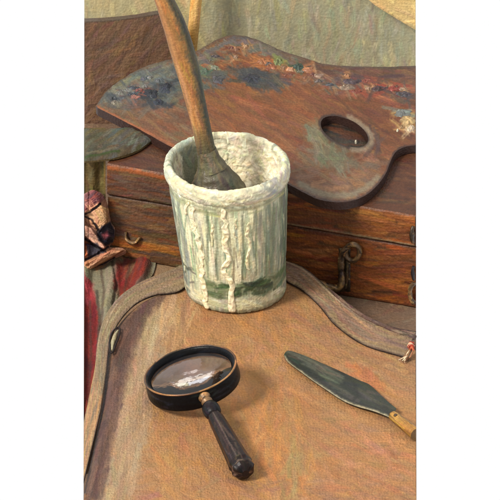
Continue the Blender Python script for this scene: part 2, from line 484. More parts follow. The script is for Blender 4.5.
def body_fn(p):
    full = rect(0, TZ, BL, SEAM)
    p.strokes(500, full, 0.03, 0.12, 30, 4, [c(122, 64, 36), c(104, 54, 36), c(136, 72, 38), c(92, 48, 34), c(146, 80, 40)], 0.65, 0.35)
    R = rect(190, TZ, BL, SEAM)
    p.strokes(130, R, 0.05, 0.15, 30, 4.5, [c(150, 76, 34), c(138, 68, 34), c(160, 84, 38), c(112, 56, 34), c(128, 60, 34)], 0.7, 0.4)
    p.strokes(18, rect(200, SEAM-34, 260, SEAM-20), 0.1, 0.3, 14, 3, [c(164, 98, 66), c(150, 84, 50)], 0.5, 0.4)
    Lf = rect(0, TZ, 80, SEAM)
    Lf = rect(0, TZ, 125, SEAM)
    p.strokes(260, Lf, 0.02, 0.15, 24, 4, [c(104, 74, 64), c(92, 66, 58), c(116, 74, 54), c(104, 64, 48), c(128, 84, 56), c(96, 62, 52), c(110, 78, 62)], 0.7, 0.4)
    p.strokes(16, rect(0, TZ+14, 75, TZ+24), -0.03, 0.06, 30, 5, [c(168, 86, 40), c(156, 80, 40), c(178, 98, 48)], 0.75, 0.5)
    p.strokes(8, rect(0, TZ+3, 75, TZ+10), -0.03, 0.06, 26, 4, [c(110, 66, 46), c(150, 84, 48)], 0.6, 0.4)
    p.line([(0, SEAM-2), (BL, SEAM-2)], 1.6, c(86, 46, 34), 0.6)
    p.line([(185, TZ+2.5), (BL, TZ+2.5)], 2.0, c(96, 50, 32), 0.7)
def lid_fn(p):
    full = rect(0, SEAM, BL, BZ)
    p.strokes(380, full, 0.03, 0.1, 30, 4, [c(116, 60, 36), c(100, 52, 36), c(130, 70, 40), c(90, 48, 36)], 0.65, 0.35)
    p.strokes(60, rect(190, SEAM, BL, BZ), 0.08, 0.12, 34, 4.5, [c(140, 72, 36), c(152, 84, 44), c(126, 64, 36), c(110, 58, 36)], 0.65, 0.4)
    Lf = rect(0, SEAM, 80, BZ)
    Lf = rect(0, SEAM, 125, BZ)
    p.strokes(170, Lf, 0.02, 0.15, 22, 4, [c(104, 74, 64), c(90, 64, 58), c(112, 72, 54), c(100, 62, 50), c(122, 82, 56), c(96, 64, 54)], 0.7, 0.4)
    p.line([(2, BZ-4), (30, BZ-3), (62, BZ-5)], 4.0, c(176, 86, 42), 0.85, 0.6)
    p.strokes(10, rect(270, BZ-12, BL, BZ-2), -0.05, 0.1, 26, 4, [c(172, 98, 56), c(160, 88, 48)], 0.7, 0.5)  # light orange highlight painted on the top edge
    p.line([(188, SEAM+1.5), (240, SEAM+2.5), (BL, SEAM+1.5)], 1.7, c(140, 118, 104), 0.7, 0.5)  # dusty grey highlight painted along the seam
box_part('box_body', TZ, SEAM-1.6, 0.0, 21, body_fn)
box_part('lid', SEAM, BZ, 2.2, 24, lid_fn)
def on_front(px, py, off):
    Y = Yf(px)-off; return PY(px, py, Y)
def brass_col(seed, bright=1.0):
    def f(G):
        n, ns = G.shape[:2]; uv = np.stack([np.repeat(np.arange(n)*1.0, ns), np.tile(np.arange(ns)*1.6, n)], 1)
        p = Paint(uv, np.clip(c(96, 72, 46)*bright, 0, 1), seed)
        p.strokes(max(12, n), rect(0, 0, n, ns*1.6), 0, 0.5, 6, 3, [c(128, 98, 58)*bright, c(60, 44, 36), c(186, 148, 84)*bright, c(46, 36, 34), c(150, 112, 64)*bright], 0.75, 0)  # gold glints painted in among the brass tones
        return p.col
    return f
mb = MB()
tring = np.linspace(0, 2*math.pi, 40)
ringp = np.array([on_front(352.5+7.0*math.cos(t), 252.5+8.0*math.sin(t), 5.5) for t in tring])
add_tube(mb, ringp, 2.7, brass_col(34, 1.15), ns=14, lump=0.25, seed=3)
hk = catmull([on_front(*q) for q in [(349, 247, 6), (344, 250, 6), (341.5, 258, 5), (341, 268, 5), (342, 277, 6), (341.5, 284, 7), (337, 288, 8), (329, 287, 9), (319, 282.5, 10), (312, 278.5, 9)]], 1.0)
add_tube(mb, hk, np.interp(np.arange(len(hk)), [0, len(hk)*0.1, len(hk)*0.45, len(hk)*0.66, len(hk)-1], [2.2, 3.4, 3.4, 3.8, 2.2]), brass_col(31, 1.2), ns=14, lump=0.28, seed=5)
hk = catmull([on_front(*q) for q in [(347.5, 258, 5), (347, 268, 4.5), (347, 278, 4.5), (345, 288, 5)]], 1.0)
add_tube(mb, hk, 1.7, brass_col(35, 0.8), ns=10, lump=0.25)
plate = np.array([on_front(344.5, 272, o) for o in (0.5, 1.2, 2.0)]); 
U_, V_ = np.meshgrid(np.linspace(-1, 1, 12), np.linspace(-1, 1, 40), indexing='ij')
uvp = np.stack([U_.ravel()*6, V_.ravel()*22], 1)
Gp = np.array([on_front(344.5+u, 270+v, 0.6+1.8*(1-max(abs(u)/6, abs(v)/22)**6)) for u, v in uvp]).reshape(12, 40, 3)
pp_ = Paint(uvp, c(78, 58, 40), 36); pp_.strokes(40, rect(-6, -22, 6, 22), 1.5, 0.4, 8, 3, [c(96, 72, 46), c(62, 46, 36), c(120, 92, 58)], 0.7, 0)
mb.grid(Gp, pp_.col)
for (sx, sy) in ((344.5, 263), (344.5, 279)):
    add_tube(mb, np.array([on_front(sx+4, sy, o) for o in (2, 3, 3.6, 3.9)]), [1.5, 1.4, 1.0, 0.3], c(150, 120, 76), ns=12)
tag(mb.build('catch', M_brass, box), 'brass hook catch with a ring on top near the middle of the box front')
mb = MB(); hk = catmull([on_front(*q) for q in [(125.5, 232, 2.5), (126, 238, 4), (130, 242.5, 5), (136, 242, 4), (140, 237, 3)]], 0.8)
add_tube(mb, hk, np.interp(np.arange(len(hk)), [0, len(hk)/2, len(hk)-1], [1.2, 2.4, 1.2]), brass_col(32, 1.35), ns=12, lump=0.2)
tag(mb.build('catch', M_brass, box), 'small brass loop near the left end of the box')
mb = MB(); hk = catmull([on_front(*q) for q in [(414, 283, 4), (410.5, 288, 5), (410, 295, 5), (412, 301, 5), (414, 303, 4)]], 0.8)
add_tube(mb, hk, 2.3, brass_col(33, 1.2), ns=12, lump=0.2)
tag(mb.build('catch', M_brass, box), 'brass loop low at the right end of the box')
mb = MB(); hk = catmull([on_front(*q) for q in [(413.2, 226, 4), (412, 231, 6), (411.8, 237, 6.5), (413, 243, 5)]], 0.8)
add_tube(mb, hk, np.interp(np.arange(len(hk)), [0, len(hk)*.5, len(hk)-1], [1.4, 2.8, 1.6]), brass_col(37, 0.8), ns=12, lump=0.25)
tag(mb.build('catch', M_brass, box), 'dark brass knob on the lid at the right end of the box')
mb = MB(); hk = catmull([on_front(*q) for q in [(413.6, 266, 3), (412.6, 271, 4), (413, 277, 4), (413.8, 280, 3)]], 0.8)
add_tube(mb, hk, np.interp(np.arange(len(hk)), [0, len(hk)*.5, len(hk)-1], [1.2, 2.0, 1.2]), c(52, 42, 42), ns=12, lump=0.25)
tag(mb.build('catch', M_brass, box), 'small dark stud above the brass loop at the right end of the box')

# ================================================================== FOLDED GREY CLOTH (left of the box)
def folded_cloth():
    ZC = BZ+5
    outl = catmull([(84, 127), (98, 128), (115, 127), (135, 127), (150, 129), (161, 133), (152, 139), (138, 149), (120, 155.5), (100, 158.5), (84, 160)], 2.0)
    outl = outl[:]; outl[:, 0] = np.maximum(outl[:, 0], 84)
    plan = np.array([P(a, b, ZC)[:2] for a, b in outl])
    V, T, rings = cdt(plan, step=1.6)
    px = np.c_[V[:, 0]+250, 500-CE*ZC-SE*V[:, 1]]
    p = Paint(px, c(104, 92, 70), 41)
    p.strokes(150, rect(84, 120, 165, 165), -0.45, 0.35, 18, 4.5, [c(106, 94, 70), c(96, 92, 78), c(116, 98, 70), c(100, 100, 86), c(88, 78, 64)], 0.65, 0.7)
    p.strokes(24, rect(105, 126, 160, 150), -0.7, 0.2, 18, 4, [c(112, 114, 102), c(100, 104, 96)], 0.6, 0.6)
    p.line([(84, 157), (102, 155), (119, 152)], 1.6, c(76, 92, 50), 0.9, 0.9)
    p.line([(86, 153.5), (104, 152), (118, 149)], 1.1, c(150, 136, 104), 0.5, 0.8)
    d = edge_dist(np.vstack([plan, plan[:1]]), V); dm = d.copy(); dm[np.abs(V[:, 0]-XL) < 30] = np.minimum(d, 1e9)[np.abs(V[:, 0]-XL) < 30]
    z = ZC-np.clip(1-d/5, 0, 1)**2*2.5+p.h+vnoise(V, 16, 4)*1.2
    # over the lid the cloth is thin, beside the box it reaches the table
    mb = slab(V, T, rings, z, BZ+1.4, p.col, c(118, 98, 62))
    # the hanging front beside the box
    front = lambda uv: np.c_[uv[:, 0], 545+2.0*np.sin(uv[:, 0]*0.45)+1.2*np.sin(uv[:, 1]*0.13), uv[:, 1]]
    uv, G = patch(front, XL, -144.5, TZ, BZ+2)
    pf = Paint(uv, c(124, 104, 62), 42)
    pf.strokes(90, rect(XL, TZ, -144, BZ+3), 1.5, 0.3, 16, 4, [c(128, 108, 62), c(114, 96, 60), c(140, 116, 66), c(112, 90, 58)], 0.65, 0.5)
    G[..., 1] -= pf.h.reshape(G.shape[:2])
    mb.grid(G, pf.col)
    B = G.copy(); B[..., 1] = 606; mb.grid(B, pf.col, flip=True)
    for s in (0, -1): mb.grid(np.stack([G[s], B[s]], 1), np.repeat(pf.col.reshape(*G.shape)[s], 2, axis=0))
    mb.grid(np.stack([G[:, -1], B[:, -1]], 1), c(118, 100, 62))
    o = mb.build('folded_cloth', M_cloth, origin=(-155, 575, TZ), gain=0.8)
    tag(o, 'folded grey-green cloth with a green hem beside the left end of the box', 'cloth')
folded_cloth()

# ================================================================== PALETTE
ZP = BZ+9.0
def Pp(px, py): return P(px, py, ZP)
pal = empty('palette', (60, 600, BZ), 'large brown wooden palette with thumb hole and smeared paint lying on the box', 'palette')
top_edge = catmull([(96, 106), (108, 90), (124, 78), (142, 68), (160, 62), (180, 57), (200, 49), (218, 39), (234, 35), (255, 39), (280, 50), (305, 58), (330, 65), (372, 67), (416, 66)], 2.0)
cutl = catmull([(416, 145.5), (404, 147.5), (395, 153), (390, 163), (385, 175), (376, 187), (364, 196.5), (350, 201.5), (335, 202.5), (318, 199.5), (302, 192), (284, 182)], 2.0)
left_edge = catmull([(284, 182), (240, 172), (176, 149), (140, 130), (96, 107.5)], 2.0)
out_px = np.vstack([top_edge, cutl[:-1], left_edge[:-1]])
th = np.arange(40)/40*2*math.pi
hole_px = np.stack([344.5+25.5*np.cos(th)*0.92-10.2*np.sin(th)*0.38, 132+25.5*np.cos(th)*0.39+13.0*np.sin(th)*0.95], 1)
outl = np.array([Pp(*q)[:2] for q in out_px]); hole = np.array([Pp(*q)[:2] for q in hole_px])
# triangulate in squeezed coordinates so the sampling follows the paint
sq = np.array([1, SE])
V, T, rings = cdt(outl*sq, [hole*sq], step=0.95); V = V/sq
pxp = np.c_[V[:, 0]+250, 500-CE*ZP-SE*V[:, 1]]
p = Paint(pxp, c(134, 78, 48), 51)
allp = rect(90, 30, 420, 206)
p.strokes(900, allp, 0.45, 0.3, 24, 4.5, [c(138, 80, 48), c(126, 72, 46), c(150, 88, 50), c(118, 68, 46), c(142, 84, 56)], 0.6, 0.3)
p.strokes(150, rect(200, 84, 320, 150), 0.5, 0.25, 26, 5, [c(150, 84, 48), c(142, 80, 46), c(156, 92, 54), c(130, 76, 48)], 0.6, 0.35)
p.strokes(120, rect(330, 95, 416, 150), 0.45, 0.25, 24, 5, [c(132, 72, 44), c(120, 66, 44), c(144, 80, 48), c(108, 62, 46)], 0.6, 0.35)
# grey smear along the upper left edge
gl = [(98, 104), (112, 88), (140, 70), (176, 60), (205, 58), (208, 74), (176, 76), (150, 84), (124, 100), (108, 108)]
p.fill(gl, c(112, 110, 104), 0.85, 8)
p.strokes(90, gl, -0.5, 0.3, 16, 5, [c(106, 110, 110), c(122, 118, 106), c(96, 102, 108), c(128, 122, 100), c(112, 104, 96)], 0.7, 0.6)
lw = [(100, 108), (130, 96), (150, 90), (196, 84), (200, 130), (176, 146), (130, 124)]
p.strokes(120, lw, 0.5, 0.3, 18, 5, [c(132, 88, 62), c(122, 82, 62), c(140, 86, 56), c(116, 88, 70), c(134, 102, 76)], 0.6, 0.4)
p.strokes(26, [(120, 90), (150, 86), (172, 90), (176, 112), (150, 108), (128, 102)], 0.2, 0.6, 11, 4.5, [c(150, 78, 62), c(160, 92, 76), c(140, 70, 54), c(128, 92, 86)], 0.7, 0.6)
p.strokes(26, [(140, 88), (172, 80), (180, 96), (172, 106), (150, 104)], 0.5, 0.6, 9, 5, [c(62, 66, 76), c(50, 54, 66), c(78, 82, 92), c(58, 58, 62)], 0.8, 0.7)
p.strokes(60, [(106, 104), (140, 76), (200, 60), (208, 84), (180, 104), (140, 112)], -0.25, 0.5, 20, 7, [c(92, 98, 106), c(112, 104, 96), c(78, 84, 94), c(120, 92, 76)], 0.5, 0.5)
p.strokes(36, [(330, 76), (416, 78), (416, 100), (340, 96)], 0.12, 0.25, 24, 6, [c(122, 74, 62), c(104, 80, 80), c(138, 82, 62)], 0.5, 0.4)
# ridge of mixed paint along the top
rg = [(200, 52), (234, 36), (262, 42), (300, 58), (300, 68), (262, 54), (230, 48), (204, 62)]
p.fill(rg, c(116, 102, 96), 0.8, 6)
p.strokes(60, rg, 0.3, 0.4, 14, 4, [c(112, 100, 98), c(126, 108, 96), c(104, 92, 96), c(120, 112, 100)], 0.7, 0.6)
mid = [(200, 62), (230, 48), (262, 56), (300, 72), (330, 82), (330, 92), (290, 84), (250, 76), (220, 74), (202, 80)]
p.strokes(110, mid, 0.35, 0.5, 10, 4, [c(150, 84, 52), c(122, 92, 78), c(166, 98, 60), c(108, 92, 86), c(136, 74, 50), c(140, 104, 72)], 0.7, 0.6)
p.strokes(40, [(226, 70), (250, 70), (284, 78), (280, 90), (252, 86), (230, 80)], 0.25, 0.25, 16, 5, [c(74, 74, 80), c(64, 66, 76), c(88, 82, 80), c(100, 80, 70)], 0.75, 0.6)
p.strokes(16, rect(200, 72, 226, 88), 0.3, 0.6, 9, 4.5, [c(84, 84, 86), c(98, 92, 90)], 0.7, 0.5)
rt = [(300, 60), (332, 66), (416, 67), (416, 80), (360, 80), (330, 76), (302, 68)]
p.fill(rt, c(108, 74, 66), 0.85, 5)
p.strokes(70, rt, 0.1, 0.2, 20, 4, [c(106, 72, 66), c(118, 80, 64), c(98, 68, 66), c(124, 84, 66)], 0.7, 0.5)
p.strokes(60, [(300, 72), (340, 80), (416, 82), (416, 112), (380, 100), (340, 94)], 0.2, 0.3, 16, 4.5, [c(146, 82, 60), c(126, 72, 58), c(160, 92, 62), c(116, 76, 72)], 0.65, 0.5)
# lobe and the green-grey rub around the thumb hole
lobe = [(302, 150), (330, 146), (380, 150), (388, 160), (376, 186), (350, 201), (322, 200), (300, 190)]
p.strokes(120, lobe, 0.3, 0.35, 18, 5, [c(142, 98, 74), c(132, 92, 74), c(152, 104, 74), c(122, 94, 78)], 0.65, 0.35)
gg = [(308, 126), (318, 122), (326, 140), (346, 150), (352, 166), (340, 172), (320, 164), (310, 146)]
p.fill(gg, c(126, 118, 94), 0.75, 7)
p.strokes(44, gg, 0.9, 0.4, 14, 4, [c(130, 122, 96), c(118, 114, 92), c(138, 126, 100)], 0.65, 0.35)
p.line([(300, 184), (318, 193), (336, 196), (352, 195), (366, 189), (378, 178)], 4.5, c(148, 132, 112), 0.75, 0.4)
p.line([(312, 186), (330, 190), (348, 187)], 3.5, c(176, 122, 86), 0.7, 0.4)
p.line([(368, 130), (371, 138), (369, 146)], 3, c(146, 116, 96), 0.7, 0.4)
p.strokes(14, rect(368, 132, 382, 152), 1.4, 0.4, 12, 4, [c(104, 72, 64), c(96, 66, 60)], 0.6, 0.3)
hl = np.vstack([hole_px, hole_px[:1]])
p.line([tuple(q) for q in hl], 3.0, c(62, 46, 48), 0.8)
p.line([tuple(q) for q in (hl-np.array([[344.5, 132]]))*1.16+np.array([[344.5, 132]])][30:]+[tuple(q) for q in (hl-np.array([[344.5, 132]]))*1.16+np.array([[344.5, 132]])][:8], 4.0, c(164, 140, 120), 0.75, 0.4)
p.line([tuple(q) for q in cutl], 2.4, c(70, 46, 46), 0.8)
p.line([tuple(q) for q in top_edge], 2.6, c(96, 82, 78), 0.7)
# orange edge highlight painted along the lower left edge
p.line([(97, 107), (122, 120), (140, 129), (176, 147)], 2.0, c(176, 96, 56), 0.85, 0.4)
# thick dabs of colour
DABS = [  # px, py, rx, ry, height, colour
 (152, 94, 8, 4.5, 5, c(48, 54, 66)), (164, 90, 6, 4, 5, c(66, 74, 88)), (158, 103, 5, 3.5, 4, c(56, 60, 74)), (167, 86, 5, 3, 4, c(40, 46, 60)), (141, 92, 6, 3, 3, c(152, 74, 60)), (135, 97, 5, 2.6, 3, c(164, 98, 80)),
 (206, 72, 7, 3.2, 4, c(92, 118, 88)), (214, 68, 4, 2.4, 3, c(140, 142, 108)), (236, 49, 6, 2.6, 4, c(162, 100, 62)), (246, 47, 4, 2, 3, c(176, 124, 78)), (252, 79, 10, 5, 4, c(60, 62, 74)), (218, 80, 6, 4, 3, c(88, 86, 90)),
 (264, 62, 7, 3.4, 5, c(190, 112, 58)), (271, 67, 6, 3, 4, c(176, 94, 48)), (278, 62, 5, 4.2, 5, c(132, 140, 74)), (283, 68, 4, 2.6, 4, c(164, 110, 68)), (298, 67.5, 5, 3, 5, c(66, 92, 76)), (309, 70, 6, 2.4, 4, c(186, 112, 66)), (291, 70, 4, 2.2, 4, c(206, 136, 88)),
 (318, 76, 7, 2.4, 3, c(170, 130, 104)), (352, 82, 11, 3.2, 4, c(96, 76, 84)), (367, 81, 6, 2.2, 3, c(164, 76, 58)), (347, 88, 8, 2.4, 4, c(158, 124, 98)),
 (380, 89, 9, 2.8, 4, c(100, 66, 66)), (394, 89.5, 9, 3.2, 5, c(176, 66, 50)), (404, 95, 10, 2.8, 4, c(88, 78, 84)), (356, 92, 6, 2, 3, c(158, 70, 50)),
 (403, 114, 8, 3.6, 5, c(124, 128, 122)), (408, 121, 7, 4.2, 6, c(206, 164, 96)), (411, 129, 4.2, 3.4, 6, c(224, 190, 152)), (402, 128, 3.5, 2, 4, c(188, 140, 84)), (397.5, 131, 1.2, 1.2, 2.5, c(232, 206, 170)), (356, 142, 1.3, 1.6, 2.5, c(224, 204, 176)), (344, 87, 1.4, 1, 2, c(228, 198, 160)),
]
rd = np.random.RandomState(12)
def along_ridge(x): return float(np.interp(x, [200, 234, 262, 300, 340, 416], [64, 50, 56, 70, 78, 84]))
for k in range(18):
    x = rd.uniform(204, 412); y = along_ridge(x)+rd.uniform(-3, 10)
    DABS.append((x, y, rd.uniform(2.2, 5.5), rd.uniform(1.1, 2.2), rd.uniform(2, 4), [c(150, 92, 58), c(112, 96, 88), c(176, 116, 72), c(96, 80, 82), c(140, 74, 52), c(120, 116, 92), c(168, 128, 96), c(84, 88, 92), c(128, 66, 56)][rd.randint(9)]))
for k in range(12):
    x = rd.uniform(108, 168); y = float(np.interp(x, [100, 168], [98, 72]))+rd.uniform(-3, 12)
    DABS.append((x, y, rd.uniform(3, 6.5), rd.uniform(1.4, 2.6), rd.uniform(2, 4), [c(104, 110, 114), c(124, 120, 108), c(88, 94, 102), c(136, 124, 104), c(72, 78, 88)][rd.randint(5)]))
for (x, y, rx, ry, hh, col) in DABS:
    if rx < 2: continue
    for k in range(5):
        p.stroke((x+rd.randn()*rx*0.7, y+rd.randn()*ry*0.8), 0.3+rd.randn()*0.5, rx*(1.6+rd.rand()*1.6), ry*(1.0+rd.rand()), np.clip(col*(0.9+0.2*rd.rand()), 0, 1), 0.65, 0.7)
mb = slab(V, T, rings, ZP+p.h*0.8, BZ+0.6, p.col, c(74, 46, 42))
pb = mb.build('board', M_wood, pal, gain=0.92, sat=0.8, tone=(0.98, 1.03, 0.9))
for i, (x, y, rx, ry, hh, col) in enumerate(DABS):
    if x+rx > 415.5: rx = 415.5-x
    nr, na = 12, 48
    if (x, y) == (356, 142): zb = BZ+0.8
    else: zb = ZP+0.1
    rr, aa = np.meshgrid(np.linspace(0, 1, nr), np.arange(na+1)/na*2*math.pi, indexing='ij')
    uv = np.stack([rr.ravel()*np.cos(aa.ravel()), rr.ravel()*np.sin(aa.ravel())], 1)
    rag = 1+(0.38*vnoise(np.stack([np.cos(aa.ravel()), np.sin(aa.ravel())], 1)*3+i*7.3, 1.9, i+3)+0.22*vnoise(np.stack([np.cos(aa.ravel()), np.sin(aa.ravel())], 1)*3+i*3.1, 0.8, i+4))*rr.ravel()
    q = uv*rag[:, None]
    loc = P(x, y, zb)
    lump = vnoise(uv*9+i*11, 3.0, i+60)
    pd = Paint(q*np.array([rx, ry])*2, col, 80+i)
    pd.strokes(16, rect(-rx*2, -ry*2, rx*2, ry*2), 0.3, 0.7, rx*1.6, 2.6, [np.clip(col*1.22, 0, 1), col*0.78, np.clip(col*1.05+0.04, 0, 1), col*0.9+c(16, 14, 12)], 0.7, 0.9)
    z = np.clip(1-rr.ravel()**2, 0, 1)**0.7*(hh*0.42*(0.8+0.6*lump)+pd.h*0.9)-np.where(rr.ravel() > 0.99, 0.6, 0)
    X = np.clip(loc[0]+q[:, 0]*rx*1.05, XL, XR-0.3)
    G = np.c_[X, loc[1]+q[:, 1]*ry*1.05/SE, zb+z].reshape(nr, na+1, 3)
    MB().grid(G, pd.col).build('paint_dab', M_thick, pal, sat=0.68, gain=0.82)

# ================================================================== LEATHER BAG
bag = empty('leather_bag', (0, 200, TZ), 'flat tan leather bag with a grey strap, spread under the crock, lens and knife', 'bag')
back = catmull([(84, 489), (90, 462), (97, 430), (103, 398), (106.5, 368), (109, 345), (116, 325), (130, 308), (148, 296), (172, 287), (192, 272), (236, 257.5), (276, 266), (296, 276), (316, 291), (340, 312), (364, 329), (392, 341), (416, 347)], 2.0)
out_px = np.vstack([back, [(416, 525), (84, 525)]])
outl = np.array([P(a, b, 0)[:2] for a, b in out_px]); bl = np.array([P(a, b, 0)[:2] for a, b in back])
V, T, rings = cdt(outl*sq, step=1.05); V = V/sq
px = np.c_[V[:, 0]+250, 500-SE*V[:, 1]]
p = Paint(px, c(168, 116, 74), 61)
allp = rect(84, 255, 416, 525)
p.strokes(1100, allp, 0.25, 0.5, 22, 6, [c(170, 116, 72), c(160, 112, 76), c(176, 120, 72), c(164, 120, 84), c(152, 106, 74)], 0.38, 0.22)
p.strokes(240, [(160, 320), (300, 300), (340, 340), (300, 420), (240, 500), (150, 500), (140, 420)], 1.2, 0.5, 22, 6, [c(178, 118, 66), c(170, 112, 64), c(184, 126, 74), c(164, 112, 72)], 0.4, 0.25)
p.strokes(120, [(244, 400), (300, 400), (320, 470), (300, 500), (240, 500)], 1.4, 0.4, 24, 6, [c(186, 120, 62), c(178, 116, 64), c(172, 120, 78)], 0.4, 0.25)
p.strokes(200, [(300, 300), (345, 345), (416, 362), (416, 400), (350, 375), (290, 345)], 0.5, 0.3, 22, 5, [c(160, 112, 78), c(150, 106, 76), c(168, 118, 78)], 0.4, 0.25)
p.strokes(90, [(330, 410), (416, 450), (416, 500), (320, 500)], 0.4, 0.4, 20, 6, [c(172, 108, 72), c(180, 114, 70), c(160, 108, 80), c(176, 116, 88)], 0.4, 0.25)
p.strokes(50, rect(90, 480, 416, 505), 0.1, 0.3, 22, 5, [c(160, 106, 80), c(150, 100, 78), c(166, 118, 90)], 0.4, 0.25)
p.strokes(40, [(350, 365), (372, 372), (380, 388), (366, 384)], 0.6, 0.4, 14, 5, [c(180, 108, 66), c(176, 104, 70)], 0.5, 0.3)
p.strokes(26, [(286, 440), (304, 440), (300, 500), (280, 500)], 1.5, 0.3, 20, 5, [c(150, 124, 78), c(158, 128, 82)], 0.4, 0.3)
# the pale pinkish band beside the edge
pale = [(142, 306), (176, 296), (168, 340), (152, 400), (140, 460), (132, 500), (96, 500), (108, 460), (120, 410), (130, 350)]
p.fill(pale, c(162, 130, 102), 0.8, 10)
p.strokes(130, pale, 1.82, 0.2, 26, 6, [c(166, 134, 104), c(156, 124, 98), c(172, 140, 110), c(160, 124, 94)], 0.5, 0.25)
lt2 = [(162, 300), (200, 292), (196, 330), (176, 340), (160, 332)]
p.strokes(30, lt2, 1.7, 0.3, 22, 6, [c(182, 140, 98), c(174, 132, 92)], 0.5, 0.3)
dg = [(182, 305), (198, 300), (182, 345), (168, 345)]
p.strokes(14, dg, 1.8, 0.2, 26, 5, [c(156, 112, 78), c(150, 106, 76)], 0.5, 0.3)
# dark purple strip beside the edge, fading inward
bo = [(84, 500), (84.5, 490), (92, 458), (99.5, 428), (106, 396), (109, 366), (113, 345), (120, 325), (133, 310), (148, 299), (168, 293)]
bi = [(158, 303), (148, 315), (141, 330), (135, 347), (128, 370), (121, 400), (114, 432), (107, 465), (100, 500)]
p.fill(bo+bi, c(90, 60, 54), 0.95, 4)
p.strokes(90, bo+bi, 1.85, 0.18, 26, 5, [c(106, 74, 66), c(92, 64, 60), c(118, 84, 70), c(98, 70, 68)], 0.55, 0.25, 0.04)
p.line([(100, 498), (107, 465), (114, 432), (121, 400), (128, 370), (135, 347), (141, 330)], 4, c(138, 104, 86), 0.45)
# dark welt line along the outer edge
p.line([tuple(q) for q in back], 3.0, c(58, 42, 42), 0.9)
d = edge_dist(bl, V)
z = -np.clip(1-d/9.0, 0, 1)**2*6+p.h*0.8+vnoise(V, 60, 9)*0.5
mb = slab(V, T, rings, z, TZ+0.6, p.col, c(92, 62, 50))
mb.build('bag_body', M_leather, bag, gain=1.2, sat=0.8, tone=(1.0, 1.04, 0.93))
# strap: outer and inner edges
so = [(84, 425), (90, 395), (95, 370), (97.5, 345), (102, 325), (112, 306), (126, 292), (144, 281), (166, 272), (195, 261), (236, 254), (276, 259.5), (296, 264.5), (312, 274), (330, 291), (350, 307), (374, 321), (398, 329), (416, 331.5)]
si = [(84, 483), (93, 445), (100, 415), (105.5, 380), (108.5, 352), (114, 332), (124, 316), (138, 303), (156, 295.5), (180, 291), (200, 274), (236, 263), (268, 272), (291, 284), (304, 292), (319, 306), (336, 326), (364, 345), (404, 357.5)]
SZ = [-6, -3, 0, 1, 1.5, 1.5, 1.5, 1.5, 1.5, 2, 2, 2, 2, 2, 2, 1.5, 1.5, 1.5, 1.5]
A = catmull([P(a, b, z) for (a, b), z in zip(so, SZ)], 3); B = catmull([P(a, b, z) for (a, b), z in zip(si, SZ)], 3)
nA = len(so)
def match(pts):                  # sample each control span evenly so both edges keep step
    out = []; pts = [np.array(q) for q in pts]; pp = [2*pts[0]-pts[1]]+pts+[2*pts[-1]-pts[-2]]
    for i in range(1, len(pp)-2):
        p0, p1, p2, p3 = pp[i-1:i+3]
        for k in range(22):
            t = k/22; out.append(0.5*((2*p1)+(p2-p0)*t+(2*p0-5*p1+4*p2-p3)*t*t+(3*p1-p0-3*p2+p3)*t**3))
    out.append(pts[-1]); return np.array(out)
A = match([P(a, b, z) for (a, b), z in zip(so, SZ)]); B = match([P(a, b, z) for (a, b), z in zip(si, SZ)])
A[:, 0] = np.clip(A[:, 0], XL, XR); B[:, 0] = np.clip(B[:, 0], XL, XR)
_rs = resample
def strap_paint(uv, w, L):
    p = Paint(uv, c(140, 120, 94), 64)
    n = len(uv)
    p.strokes(330, rect(0, 0, L, w), 0, 0.14, 34, 6, [c(142, 122, 94), c(132, 114, 92), c(150, 126, 96), c(126, 110, 90)], 0.6, 0.3)
    a = L*0.33
    p.strokes(70, rect(0, 0, a*0.6, w), 0, 0.12, 34, 6, [c(172, 132, 92), c(160, 122, 86), c(178, 140, 100), c(150, 116, 86)], 0.65, 0.3)
    p.strokes(40, rect(a*0.55, 0, a*1.3, w*0.7), 0, 0.12, 30, 6, [c(142, 130, 100), c(134, 124, 98), c(150, 134, 102)], 0.6, 0.3)
    b = L*0.60
    p.strokes(150, rect(b, 0, L, w), 0, 0.14, 34, 6, [c(138, 110, 88), c(128, 102, 84), c(148, 118, 92), c(134, 112, 96)], 0.65, 0.3)
    p.strokes(40, rect(b+60, w*0.2, L-40, w*0.8), 0, 0.14, 30, 6, [c(158, 118, 90), c(150, 122, 102)], 0.55, 0.3)
    p.line([(0, w*0.99), (L, w*0.99)], 1.8, c(66, 50, 46), 0.8)
    p.line([(b, w*0.02), (L, w*0.02)], 2.4, c(64, 48, 48), 0.9)
    p.line([(b+40, w*0.14), (L-20, w*0.14)], 2.2, c(184, 160, 136), 0.8, 0.5)  # painted highlight along the strap edge
    return p
resample = lambda pts, n: pts if len(pts) == n else _rs(pts, n)
strap = ribbon(A, B, 1.2, len(A), 30, strap_paint).build('strap', M_leather, bag, gain=1.12, tone=(1.05, 1.0, 0.95))
# thin leather thong running beside the strap on the right
pth = catmull([P(328, 288, 3), P(345, 303, 4), P(365, 317, 4), P(388, 328, 3.5), P(402, 333, 3.5), P(415, 337.5, 3)], 1.2)
mb = MB(); add_tube(mb, pth, np.interp(np.arange(len(pth)), [0, 20, len(pth)-1], [0.8, 2.0, 2.6]), fcol(66, c(104, 80, 68), [c(116, 88, 72), c(84, 62, 56), c(140, 112, 92), c(96, 72, 64)]), ns=12, lump=0.12)
mb.build('piping', M_leather, strap)
